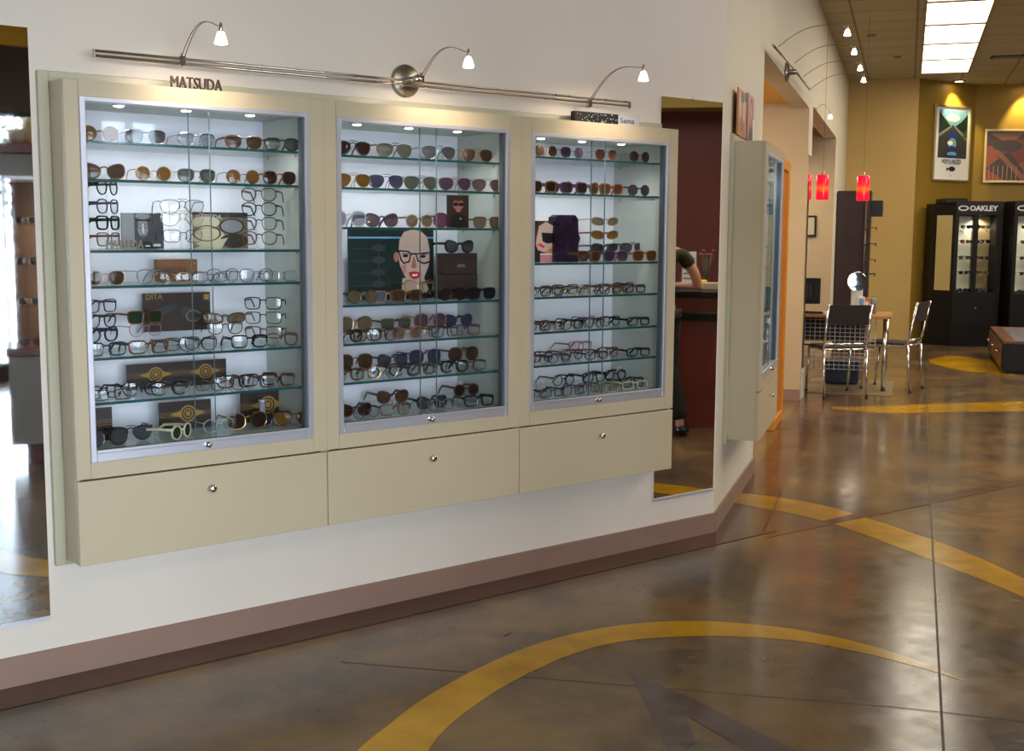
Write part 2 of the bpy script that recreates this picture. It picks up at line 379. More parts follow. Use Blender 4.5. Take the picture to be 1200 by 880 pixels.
mb.quad((5.19, 0, ZD), (5.63, 0, ZD), (5.63, .12, ZD), (5.19, .12, ZD), M_SIDEW)
mb.quad((5.63, 0, ZD), (5.63, .12, ZD), (5.63, .12, HC), (5.63, 0, HC), M_SIDEW)
mb.quad((5.19, .12, ZD), (5.63, .12, ZD), (5.63, .12, HC), (5.19, .12, HC), M_SIDEW)
mb.quad((9.4, 0, 0), (9.4, .15, 0), (9.4, .15, Z2), (9.4, 0, Z2), M_BEIGE)
struct('wall_side', mb, SIDE)
mb = MB()
mb.box(5.19, 5.31, .001, 3.2, 0, 3.0, M_BEIGE)
mb.quad((9.4, .15, 0), (9.4, 3.2, 0), (9.4, 3.2, 3.0), (9.4, .15, 3.0), M_BEIGE)
mb.quad((1.64, 3.2, 0), (9.4, 3.2, 0), (9.4, 3.2, 3.0), (1.64, 3.2, 3.0), M_BEIGE)
mb.quad((1.64, .15, 0), (1.64, 3.2, 0), (1.64, 3.2, 3.0), (1.64, .15, 3.0), M_BEIGE)
struct('wall_alcove', mb, SIDE)
M_YCEIL = mat('alcove_ceiling_yellow', (232, 190, 84), .7)
mb = MB(); mb.quad((1.64, .15, 2.67), (1.64, 3.2, 2.67), (5.19, 3.2, 2.67), (5.19, .15, 2.67), M_YCEIL)
for yy in (.9, 1.5, 2.1, 2.7): mb.box(1.64, 5.19, yy, yy+.02, 2.655, 2.67, M_YCEIL)
mb.quad((5.31, .15, 2.80), (5.31, 3.2, 2.80), (9.4, 3.2, 2.80), (9.4, .15, 2.80), M_BEIGE)
mb.quad((1.64, .15, Z1), (5.19, .15, Z1), (5.19, .15, 2.67), (1.64, .15, 2.67), M_YCEIL)
mb.quad((5.31, .15, Z2), (9.4, .15, Z2), (9.4, .15, 2.80), (5.31, .15, 2.80), M_BEIGE)
struct('ceiling_alcove', mb, SIDE)
mb = MB(); mb.quad((12, 0, 0), (12, -.945, 0), (12, -.945, HC), (12, 0, HC), M_YEL); struct('wall_mustard', mb, SIDE)
mb = MB()
OL = [(12, -.945), (12.90, -1.731), (13.08, -2.4), (14.2, -6.6)]
for (a0, b0), (a1_, b1_) in zip(OL, OL[1:]): mb.quad((a0, b0, 0), (a1_, b1_, 0), (a1_, b1_, HC), (a0, b0, HC), M_OLIVE)
struct('wall_olive', mb, SIDE)
e_ = SIDE(14.2, -6.6, 0)
M_KHAKI = mat('khaki_wall', (150, 126, 60), .7, noise=.03, nscale=2)
mb = MB(); mb.quad((e_.x, e_.y, 0), (13, -4.5, 0), (13, -4.5, HC), (e_.x, e_.y, HC), M_KHAKI); struct('wall_right', mb)
mb = MB(); mb.quad((-4, D, 0), (-4, -4.5, 0), (-4, -4.5, HC), (-4, D, HC), M_KHAKI); struct('wall_left', mb)
# storefront wall behind the lens, with tall windows and a low one above the showcase ledge
WN = [(-3.4, -1.6, .12, 2.67), (-1.3, .5, .12, 2.67), (.8, 2.6, .12, 2.67), (2.9, 4.20, .12, 2.67), (4.55, 5.25, 2.08, 2.67)]
mb = MB(); wall_holes(mb, -4, 13, 0, 3.3, WN, -4.5, M_WOODDK); mb.quad((-4, -4.5, 3.3), (13, -4.5, 3.3), (13, -4.5, HC), (-4, -4.5, HC), mat('storefront_yellow', (222, 176, 50), .6))
for hx0, hx1, hz0, hz1 in WN:
    for x in (hx0, hx1): mb.quad((x, -4.5, hz0), (x, -4.6, hz0), (x, -4.6, hz1), (x, -4.5, hz1), M_WOODDK)
struct('wall_storefront', mb)
M_WGLASS = glass('window_glass', (.95, .97, .98), .04)
for i, (hx0, hx1, hz0, hz1) in enumerate(WN):
    mb = MB()
    for a_, b_, c_, d_ in ((hx0, hx1, hz0, hz0+.06), (hx0, hx1, hz1-.06, hz1), (hx0, hx0+.06, hz0, hz1), (hx1-.06, hx1, hz0, hz1), ((hx0+hx1)/2-.03, (hx0+hx1)/2+.03, hz0, hz1), (hx0, hx1, 2.0, 2.05))[:5 if hz0 > 1 else 6]:
        mb.box(a_, b_, -4.56, -4.5, c_, d_, M_BLACK)
    o = struct('window_%d' % (i+1), mb)
    mg = MB(); mg.quad((hx0, -4.53, hz0), (hx1, -4.53, hz0), (hx1, -4.53, hz1), (hx0, -4.53, hz1), M_WGLASS); mg.build('window_pane', o)
mb = MB(); mb.quad((-8, -4.5, -.02), (16, -4.5, -.02), (16, -9.5, -.02), (-8, -9.5, -.02), mat('pavement', (150, 148, 144), .8, noise=.1, nscale=6)); struct('pavement', mb)

# baseboards
mb = MB()
mb.box(-4, B0.x+.002, D-.012, D, 0, .10, M_BASE); struct('baseboard_main', mb)
mb = MB(); mb.box(.003, 1.64, -.012, 0, 0, .10, M_BASE); mb.box(5.178, 5.19, 0, 3.2, 0, .10, M_BASE)
struct('baseboard_side', mb, SIDE)
mb = MB(); mb.box(5.312, 5.63, -.006, .14, 0, .26, M_WHITE); struct('trim_1', mb, SIDE)
mb = MB(); mb.box(5.40, 5.62, .01, .16, .26, 2.0, M_WOODDK, .004)
single('wooden_post', mb, 'dark wooden post standing on the white block at the end of the beige wall', 'post', (5.5, .08, .26), SIDE)
mb = MB()
for t0, t1 in ((3.0, 3.0),): pass
# orange frame in the first opening
mb = MB()
for a_, b_, c_, d_ in ((3.35, 4.02, 2.00, 2.08), (3.35, 3.42, 0, 2.00), (3.94, 4.02, 0, 2.00), (3.42, 3.94, 0, .08)): mb.box(a_, b_, .04, .10, c_, d_, M_ORANGE, .004)
t = thing('door_frame', 'orange painted wooden door frame beside the beige wall behind the angled display case', 'door frame', (3.7, 0, 0), SIDE)
mb.build('frame', t); mb = MB(); mb.box(3.42, 3.94, .06, .09, .08, 2.00, mat('orange_panel', (190, 106, 18), .45, noise=.05, nscale=4)); mb.build('panel', t)

# ================================================================== ceiling fixtures
M_TROF = mat('troffer_diffuser', (255, 244, 222), .5, emit=TROFFER)
def troffer(s0, s1, t0, t1, label, group='fluorescent ceiling panels'):
    t = thing('ceiling_light', label, 'ceiling light', ((s0+s1)/2, -(t0+t1)/2, HC), SIDE, group)
    mb = MB(); w_ = .022
    for a_, b_, c_, d_ in ((s0, s1, t0, t0+w_), (s0, s1, t1-w_, t1), (s0, s0+w_, t0+w_, t1-w_), (s1-w_, s1, t0+w_, t1-w_)): mb.box(a_, b_, -d_, -c_, HC-.02, HC-.002, M_CEILF)
    mb.build('frame', t)
    mb = MB(); mb.box(s0+w_, s1-w_, -(t1-w_), -(t0+w_), HC-.012, HC-.004, M_TROF); mb.build('diffuser', t)
ORDN = ['first', 'second', 'third', 'fourth', 'fifth', 'sixth']
M_CEILF = mat('troffer_frame', (150, 132, 98), .6)
ordn = ['farthest', 'second farthest', 'third farthest', 'fourth farthest', 'nearest']
for k in range(4):
    s1 = 11.33-1.31*k
    troffer(s1-1.27, s1, .94, 1.56, 'glowing white fluorescent ceiling panel, %s of the row toward the olive wall' % ordn[k])
troffer(11.33-1.31*4-1.27, 11.33-1.31*4, .94, 1.56, 'glowing white fluorescent ceiling panel, nearest the camera in the row')
# small ceiling fittings
def ceil_disc(px, py, name, label, cat, r, m, emit=None):
    P = at_z(px, py, HC); s_, y_, z_ = to_side(P); t = thing(name, label, cat, (s_, y_, HC), SIDE)
    mb = MB(); mb.lathe([(r, -.001), (r, -.012), (r*.8, -.018), (r*.72, -.006)], (s_, y_, HC), m, 20); mb.build('trim_ring', t)
    mb = MB(); mb.lathe([(r*.72, -.005), (r*.6, -.012), (0.0001, -.014)], (s_, y_, HC), emit or m, 16); mb.build('lens' if emit else 'cover', t)
    return t, P
M_BULB = mat('lamp_glow', (255, 226, 180), .5, emit=18)
t_, P1 = ceil_disc(1124, 94.5, 'recessed_downlight', 'lit recessed downlight in the ceiling above the motorcyclist road poster', 'ceiling light', .09, M_CEILF, M_BULB)
t_, P2 = ceil_disc(1206, 97, 'recessed_downlight', 'lit recessed downlight above the red-brown landscape poster', 'ceiling light', .09, M_CEILF, M_BULB)
def spot(name, loc, target, power, col, size, blend=.5, rad=.03):
    l = bpy.data.lights.new(name, 'SPOT'); l.energy = power; l.color = col; l.spot_size = size; l.spot_blend = blend; l.shadow_soft_size = rad
    o = bpy.data.objects.new(name, l); COL.objects.link(o); o.location = loc
    o.rotation_euler = (V(target)-V(loc)).to_track_quat('-Z', 'Y').to_euler(); return o
for P in (P1, P2):
    spot('downlight_lamp', P+V((0, 0, -.04)), P+EA*.5+V((0, 0, -1.6)), 60, (1, .8, .3), 1.3)
for px, py, nm, lb, ct in ((1021, 41, 'sprinkler_head', 'small sprinkler head on the ceiling right of the four side spotlights', 'sprinkler'), (1051, 66, 'smoke_detector', 'tiny round detector on the ceiling left of the fluorescent panels', 'detector')):
    ceil_disc(px, py, nm, lb, ct, .05, mat('aged_metal', (130, 116, 88), .5))
P = at_z(1182, 66, HC); s_, y_, z_ = to_side(P); t = thing('ceiling_vent', 'small dark slotted vent in the ceiling right of the fluorescent panels', 'vent', (s_, y_, HC), SIDE)
mb = MB(); mb.box(s_-.1, s_+.1, y_-.2, y_+.2, HC-.012, HC-.001, M_GAP); mb.build('frame', t)
for k in range(5):
    mb = MB(); mb.box(s_-.08+.035*k, s_-.072+.035*k, y_-.18, y_+.18, HC-.02, HC-.012, M_CEILF); mb.build('slat', t)
# ================================================================== DISPLAY CASES
WHICH = ['left', 'middle', 'right']
def case(label, x0, x1, o, yf, z0, z1, zd, shelves, frame, split, pucks, knob_x, dep=.365, wall=D, group=None):
    """o = opening (ox0, ox1, oz0, oz1); yf front plane; local +y goes into the wall"""
    ox0, ox1, oz0, oz1 = o
    t = thing('display_case', label, 'display case', ((x0+x1)/2, yf, z0), frame, group)
    th = .018; mb = MB()
    mb.box(x0, ox0, yf, yf+th, zd+.002, z1, M_CASE, .002); mb.box(ox1, x1, yf, yf+th, zd+.002, z1, M_CASE, .002)
    mb.box(ox0, ox1, yf, yf+th, oz1, z1, M_CASE); mb.box(ox0, ox1, yf, yf+th, zd+.002, oz0, M_CASE)
    mb.box(x0, x0+th, yf+th, wall-.021, z0+.002, z1, M_CASE); mb.box(x1-th, x1, yf+th, wall-.021, z0+.002, z1, M_CASE)
    mb.box(x0+th, x1-th, yf+th, wall-.021, z1-th, z1, M_CASE); mb.box(x0+th, x1-th, yf+th, wall-.021, z0+.002, z0+th, M_CASE)
    mb.box(x0+th, x1-th, yf+th, yf+th+.004, z0+th, zd+.004, M_GAP)
    mb.build('carcass', t)
    yb = yf+dep; mb = MB()
    mb.box(ox0-.012, ox1+.012, yb, yb+.01, oz0, oz1+.012, M_INNER)
    mb.box(ox0-.012, ox0-.002, yf+th, yb, oz0, oz1+.012, M_INSIDE); mb.box(ox1+.002, ox1+.012, yf+th, yb, oz0, oz1+.012, M_INSIDE)
    mb.box(ox0-.002, ox1+.002, yf+th, yb, oz1-.008, oz1+.012, M_INSIDE); mb.box(ox0-.002, ox1+.002, yf+th, yb, oz0-.006, oz0+.026, M_INNER)
    mb.build('interior', t)
    zf = oz0+.034                                                     # the display floor, a glass sheet
    mb = MB(); mb.box(ox0, ox1, yf+.05, yb-.002, zf-.008, zf, M_SHELF); mb.box(ox0, ox1, yf+.049, yf+.05, zf-.008, zf, M_SEDGE); mb.build('floor_glass', t)
    mb = MB(); a = .020
    mb.box(ox0, ox0+a, yf-.003, yf+.045, oz0, oz1, M_ALU, .002); mb.box(ox1-a, ox1, yf-.003, yf+.045, oz0, oz1, M_ALU, .002)
    mb.box(ox0+a, ox1-a, yf-.003, yf+.045, oz1-a*.8, oz1, M_ALU, .002); mb.box(ox0+a, ox1-a, yf-.003, yf+.045, oz0, oz0+.030, M_ALU, .002)
    mb.box(ox0+a, ox1-a, yf-.006, yf+.004, oz0+.030, oz0+.040, M_ALU, .001)
    mb.box(ox1-a-.012, ox1-a, yf+.008, yf+.03, oz0+.034, oz1-a*.8, M_DALU)
    mb.build('track_frame', t)
    for k, (a_, b_, yy) in enumerate(((ox0+a, split+.035, yf+.010), (split-.035, ox1-a-.004, yf+.022))):
        mb = MB(); mb.box(a_, b_, yy, yy+.005, oz0+.030, oz1-a*.8, M_GLASS)
        e = b_ if k == 0 else a_
        mb.box(e-.0008, e+.0008, yy-.0005, yy+.0055, oz0+.036, oz1-a*.8, M_GEDGE)
        mb.build('sliding_door', t)
    mb = MB(); mb.lathe([(.0001, -.018), (.009, -.018), (.009, 0), (.012, .002)], (split-.005, yf-.004, oz0+.020), M_CHROME, 14, (0, 1, 0))
    mb.box(split-.02, split+.012, yf-.008, yf-.004, oz0+.014, oz0+.026, M_CHROME, .001); mb.build('door_lock', t)
    for z in shelves:
        mb = MB(); mb.box(ox0+.004, ox1-.004, yf+.052, yb-.004, z-.009, z, M_SHELF)
        mb.box(ox0+.004, ox1-.004, yf+.050, yf+.052, z-.009, z, M_SEDGE)
        s = mb.build('glass_shelf', t)
        for x in (ox0+.002, ox1-.008):
            for y in (yf+.10, yb-.05):
                m2 = MB(); m2.tube([(x, y, z-.013), (x+.006, y, z-.013)], .004, M_STEEL, 8); m2.build('shelf_pin', s)
    for px_ in pucks:
        mb = MB(); mb.lathe([(.026, oz1-.008), (.026, oz1-.014), (.018, oz1-.015)], (px_, yf+.085, 0), M_STEEL, 16)
        r = mb.build('puck_light', t)
        m2 = MB(); m2.lathe([(.018, oz1-.0145), (.012, oz1-.018), (.0001, oz1-.019)], (px_, yf+.085, 0), M_PUCK, 14); m2.build('puck_lens', r)
        spot('puck_lamp', frame(px_, yf+.085, oz1-.024), frame(px_, yf+.17, 0), PUCK_W, (.95, .97, 1.0), 2.5, .8, .015)
    d = MB(); d.box(x0+.001, x1-.002, yf-.002, yf+th, z0, zd-.004, M_CASE, .0015); dr = d.build('drawer', t)
    k = MB(); k.lathe([(.006, 0), (.006, -.012), (.013, -.017), (.014, -.022), (.010, -.026), (.0001, -.027)], (knob_x, yf-.002, z0+(zd-z0)*.72), M_CHROME, 16, (0, 1, 0)); k.build('knob', dr)
    if frame is MAIN:
        mb = MB(); x = ox1-.105; mb.lathe([(.0001, 0), (.011, 0), (.011, .085), (.013, .088), (.013, .094), (.0001, .095)], (x, yf+.20, zf), M_ALU, 14); mb.build('support_pin', t)
    return t
M_PUCK = mat('puck_glow', (255, 252, 246), .5, emit=14)
PUCK_W = 3.6
YF = 3.906
XB = [1.340, 2.272, 3.198, 4.125]
OPN = [(1.388, 2.216, .745, 1.924), (2.325, 3.139, .748, 1.918), (3.253, 4.070, .752, 1.914)]
SHV = [[1.790, 1.668, 1.437, 1.320, 1.083, .934], [1.787, 1.668, 1.520, 1.227, 1.080, .932], [1.823, 1.672, 1.375, 1.230, 1.080, .937]]
FLZ = [o[2]+.034 for o in OPN]
LBL = ['cream wall display case of eyewear, leftmost of three, dark letters standing on its top',
       'cream wall display case of eyewear, the middle one, with the red-lipped portrait poster inside',
       'cream wall display case of eyewear, right end of the row beside the tall dark mirror']
for i in range(3):
    o = OPN[i]; pk = [at_y(px, py, YF+.085).x for px, py in ([(139, 122), (218, 128), (293, 134)], [(418, 144), (479, 149), (536, 153)], [(634, 160), (682, 163), (728, 166)])[i]]
    case(LBL[i], XB[i], XB[i+1], o, YF, .405, 1.975, .690, SHV[i], MAIN, at_y((239, 505, 703)[i], 300, YF).x, pk, (1.804, 2.744, 3.661)[i], group='wall display cases on the long wall')
case('cream display case on the angled wall, seen edge on, right of the dark mirror', .27, 1.20, (.318, 1.146, .745, 1.924), -.18, .43, 1.975, .690, SHV[0], SIDE, .74, [.45, .74, 1.0], .74, wall=0)
# backboards
mb = MB()
for a_, b_, c_, d_ in ((1.304, 1.339, .385, 2.010), (1.339, 4.126, 1.976, 2.010), (4.126, 4.146, .385, 2.010), (1.339, 4.126, .385, .404)): mb.box(a_, b_, D-.02, D-.0005, c_, d_, M_BACKB, .002)
single('backboard', mb, 'thin greenish cream backboard rimming the three wall display cases', 'backboard', (1.304, D-.0005, .385))
mb = MB()
for a_, b_, c_, d_ in ((.235, .269, .41, 2.010), (.269, 1.201, 1.976, 2.010), (1.201, 1.235, .41, 2.010), (.269, 1.201, .41, .429)): mb.box(a_, b_, -.02, -.0005, c_, d_, M_BACKB, .002)
single('backboard', mb, 'thin greenish cream backboard rimming the display case on the angled wall', 'backboard', (.235, -.0005, .41), SIDE)

# ================================================================== EYEWEAR
def lens_outline(shape, n=22):
    """closed outline of the wearer's right-hand lens; +x is outward, origin at lens centre"""
    P = []
    W_, H_, p = dict(round=(.046, .044, 2), aviator=(.062, .054, 2.6), square=(.052, .040, 4), way=(.053, .042, 3.2), cat=(.054, .044, 2.4), club=(.052, .042, 2.6), rect=(.052, .032, 4), oval=(.050, .034, 2.1), big=(.060, .054, 2.4), panto=(.048, .043, 2.5), wrap=(.062, .034, 2.4))[shape]
    for k in range(n):
        t = 2*PI*k/n; c, s = math.cos(t), math.sin(t)
        x = W_/2*math.copysign(abs(c)**(2/p), c); z = H_/2*math.copysign(abs(s)**(2/p), s)
        v = z/(H_/2)
        if shape == 'aviator': x += .006*max(0, -v)*1.0 if x < 0 else .0; x *= 1-.16*max(0, -v); z *= 1.0 if z < 0 else .72
        if shape in ('way', 'club', 'square', 'panto'): x *= 1+.09*v
        if shape == 'club' and z > 0: z *= .82
        if shape == 'cat': z += .007*(x/(W_/2))*max(0, v); x *= 1+.07*v
        if shape == 'wrap': z += .003*(x/(W_/2))
        P.append((x, z))
    return P, W_, H_
THICK = {'thick': .0030, 'thin': .0013, 'mid': .0021}
_gm = {}
def glasses_meshes(shape, wt, fm, lm, folded=False):
    key = (shape, wt, fm.name, lm.name, folded)
    if key in _gm: return _gm[key]
    P, W_, H_ = lens_outline(shape); r = THICK[wt]; zc = max(-z for x, z in P)+r
    gap = .0085 if shape in ('aviator', 'wrap') else .010
    cx = W_/2+gap; curve = 2.4
    Y = lambda x: curve*x*x*.6
    fr = MB(); lens = []
    for sg in (-1, 1):
        pts = [(sg*(cx+x), Y(cx+x), zc+z) for x, z in P]
        fr.tube(pts, r, fm, 4, closed=True, flat=(1, 1.15))
        l = MB(); n = len(pts); ins = .985
        a = [(sg*(cx+x*ins), Y(cx+x*ins)-.0007, zc+z*ins) for x, z in P]; b = [(x, y+.0014, z) for x, y, z in a]
        c0 = (sg*cx, Y(cx)-.0027, zc)
        l.add(a+[c0], [((i+1) % n, i, n) if sg > 0 else (i, (i+1) % n, n) for i in range(n)], lm, True)
        l.add(b+[(c0[0], c0[1]+.0014, c0[2])], [(i, (i+1) % n, n) if sg > 0 else ((i+1) % n, i, n) for i in range(n)], lm, True)
        lens.append(l)
    zb = zc+H_*(.20 if shape != 'round' else .08); xb = cx-W_/2*.93
    fr.tube([(-xb, Y(xb), zb), (-xb*.4, -.002, zb+.004), (xb*.4, -.002, zb+.004), (xb, Y(xb), zb)], r*1.1, fm, 5)
    if shape == 'aviator': fr.tube([(-xb-.004, Y(xb), zb+.010), (0, -.001, zb+.012), (xb+.004, Y(xb), zb+.010)], r, fm, 4)
    if wt == 'thin':
        for sg in (-1, 1): fr.tube([(sg*xb, Y(xb), zb-.006), (sg*(xb-.002), .006, zb-.012), (sg*(xb-.003), .008, zb-.018)], [.0006, .0008, .0022], fm, 5)
    if shape == 'club':
        for sg in (-1, 1):
            up = [(sg*(cx+x), Y(cx+x)-.001, zc+z+.001) for x, z in P if z > H_*.22]; up.sort(key=lambda q: q[0]*sg)
            fr.tube(up, .003, fm, 5)
    xo = cx+W_/2; zt = zc+H_*.26; yo = Y(xo)
    tm = []
    for sg in (-1, 1):
        t = MB(); tr = max(r, .0014)
        if folded: path = [(sg*(xo-.001), yo, zt), (sg*(xo+.003), yo+.006, zt), (sg*(xo-.01), yo+.012+(.005 if sg > 0 else 0), zt), (sg*(xo-.11), yo+.02+(.006 if sg > 0 else 0), zt-.004), (sg*(xo-.135), yo+.022+(.006 if sg > 0 else 0), zt-.020)]
        else: path = [(sg*(xo-.001), yo, zt), (sg*(xo+.003), yo+.008, zt), (sg*(xo+.001), yo+.05, zt), (sg*(xo-.003), yo+.095, zt-.002), (sg*(xo-.005), yo+.118, max(.003, zt-.020)), (sg*(xo-.007), yo+.130, .002)]
        t.tube(path, tr, fm, 5, flat=(1, 1.7 if wt != 'thin' else 1))
        tm.append(t)
    res = (fr.mesh('eyewear_frame'), [l.mesh('eyewear_lens') for l in lens], [t.mesh('eyewear_temple') for t in tm], zc)
    _gm[key] = res; return res
# frame and lens finishes
FR = dict(blk=('black', (22, 21, 24), .25), tort=('tortoiseshell', (96, 56, 26), .3), brn=('brown', (74, 46, 36), .3), gold=('gold', (178, 146, 104), .3), gun=('gunmetal', (92, 92, 98), .3),
          sil=('silver', (176, 176, 182), .25), pur=('purple', (70, 46, 84), .3), nav=('navy', (36, 40, 76), .3), red=('dark red', (110, 34, 44), .3), teal=('teal', (34, 66, 74), .3), ivo=('ivory', (214, 206, 178), .35),
          rose=('rose gold', (196, 130, 116), .3), olv=('olive', (78, 74, 44), .3), amb=('amber', (128, 74, 34), .3), cry=('crystal', (186, 190, 186), .2), pink=('dusty pink', (170, 110, 116), .3), gry=('grey', (98, 100, 108), .3))
FM = {k: mat('frame_'+k, v[1], v[2], 1 if k in ('gold', 'gun', 'sil', 'rose') else 0, noise=.45 if k == 'tort' else 0, nscale=90) for k, v in FR.items()}
LN = dict(clr=('clear', (.96, .97, .97), 0, (1, 1, 1)), brn=('brown', (.5, .38, .30), .55, (.085, .05, .032)), dkb=('dark brown', (.35, .24, .20), .6, (.04, .022, .016)), amb=('amber', (.66, .46, .22), .6, (.19, .10, .025)), grn=('grey-green', (.45, .50, .42), .6, (.11, .115, .09)),
          gry=('grey', (.5, .5, .54), .6, (.075, .075, .085)), blu=('blue-violet', (.42, .42, .62), .6, (.06, .06, .095)), blk=('black', (.25, .25, .27), .7, (.02, .02, .024)), pur=('purple', (.5, .40, .50), .55, (.08, .05, .08)), mau=('mauve', (.6, .48, .50), .5, (.12, .08, .088)),
          gld=('golden brown', (.68, .58, .46), .5, (.20, .145, .095)), mag=('magenta', (.62, .42, .50), .4, (.18, .06, .10)), smk=('pale smoke', (.72, .74, .78), .3, (.25, .26, .3)), org=('orange-brown', (.58, .36, .24), .55, (.16, .065, .03)), dgr=('dark green', (.30, .38, .30), .6, (.03, .05, .03)))
LM = {k: glass('lens_'+k, v[1], .06 if k == 'clr' else .05, .03, v[2], v[3]) for k, v in LN.items()}
SHN = dict(round='round', aviator='aviator', square='square', way='wide square', cat='cat-eye', club='browline', rect='rectangular', oval='oval', big='oversized', panto='rounded', wrap='wrap-around')
def eyewear(shape, wt, fk, lk, loc, rz=0, label='', group=None, folded=False, tilt=0, frame=MAIN):
    kind = 'eyeglasses' if lk == 'clr' else 'sunglasses'
    fme, ls, ts, zc = glasses_meshes(shape, wt, FM[fk], LM[lk], folded)
    r = bpy.data.objects.new(kind, None); COL.objects.link(r); r.empty_display_size = .05
    r.location = frame(*loc); r.rotation_euler = (tilt, 0, rz+frame.rot)
    r.scale = (1.07, 1.07, 1.07)
    r['label'] = label; r['category'] = 'glasses' if kind == 'eyeglasses' else 'sunglasses'
    if group: r['group'] = group
    for nm, me in [('frame', fme)]+[('lens', l) for l in ls]+[('temple', t) for t in ts]:
        c = bpy.data.objects.new(nm, me); c.parent = r; COL.objects.link(c)
    return r
ORD = ['first', 'second', 'third', 'fourth', 'fifth', 'sixth', 'seventh', 'eighth', 'ninth', 'tenth', 'eleventh', 'twelfth', 'thirteenth', 'fourteenth']
SHO = ['top', 'second', 'third', 'fourth', 'fifth', 'sixth', 'bottom']
def desc(shape, wt, fk, lk):
    kind = 'eyeglasses' if lk == 'clr' else 'sunglasses'
    s = ('thin ' if wt == 'thin' else '')+FR[fk][0]+' '+SHN[shape]+' '
    return s+(kind if lk == 'clr' else LN[lk][0]+'-lens '+kind)
# each entry: px centre, shape, weight, frame, lens, row ('F' front, 'B' back riser, 'M' middle), optional turn in degrees
ROWY = {'F': .078, 'M': .135, 'B': .185, 'G': .098, 'H': .118}
E1 = {
 0: [(117, 'round', 'mid', 'tort', 'amb'), (171, 'club', 'mid', 'gun', 'gry'), (231, 'club', 'thin', 'sil', 'smk'), (286, 'club', 'mid', 'brn', 'brn'), (331, 'club', 'mid', 'blk', 'grn')],
 1: [(122, 'cat', 'mid', 'brn', 'brn'), (180, 'round', 'thin', 'gold', 'amb'), (231, 'club', 'thin', 'gun', 'grn'), (285, 'round', 'thin', 'brn', 'amb'), (328, 'panto', 'mid', 'tort', 'dkb')],
 3: [(124, 'panto', 'thin', 'gold', 'brn'), (183, 'aviator', 'thin', 'sil', 'clr', 'F', 25), (202, 'oval', 'thin', 'gold', 'clr', 'H', -15), (247, 'oval', 'thin', 'gun', 'clr'), (262, 'panto', 'thin', 'sil', 'clr', 'M', 12), (301, 'panto', 'thin', 'pur', 'clr'), (330, 'rect', 'thin', 'sil', 'clr', 'H')],
 4: [(125, 'square', 'thick', 'teal', 'clr'), (175, 'square', 'thick', 'tort', 'clr'), (214, 'square', 'mid', 'olv', 'clr', 'M', 10), (233, 'cat', 'mid', 'gun', 'clr'), (293, 'square', 'thick', 'blk', 'clr'), (331, 'panto', 'mid', 'tort', 'clr')],
 5: [(122, 'square', 'mid', 'blk', 'clr', 'M', 15), (131, 'rect', 'mid', 'brn', 'clr', 'F'), (166, 'panto', 'mid', 'blk', 'clr', 'M'), (199, 'panto', 'thick', 'blk', 'clr'), (226, 'square', 'thin', 'gun', 'clr', 'M'), (268, 'panto', 'mid', 'tort', 'clr'), (277, 'square', 'thick', 'blk', 'clr', 'M', -8), (305, 'square', 'thick', 'blk', 'clr', 'M'), (326, 'square', 'thick', 'brn', 'clr')],
 6: [(126, 'big', 'mid', 'blk', 'gry', 'F', 10), (153, 'aviator', 'mid', 'blk', 'gry', 'M'), (214, 'round', 'thick', 'ivo', 'dgr', 'F', 42), (257, 'round', 'thin', 'cry', 'clr', 'M', 10), (291, 'big', 'mid', 'gold', 'dkb', 'M'), (322, 'cat', 'thick', 'blk', 'blk', 'M'), (345, 'aviator', 'mid', 'tort', 'amb', 'G', -20)],
}
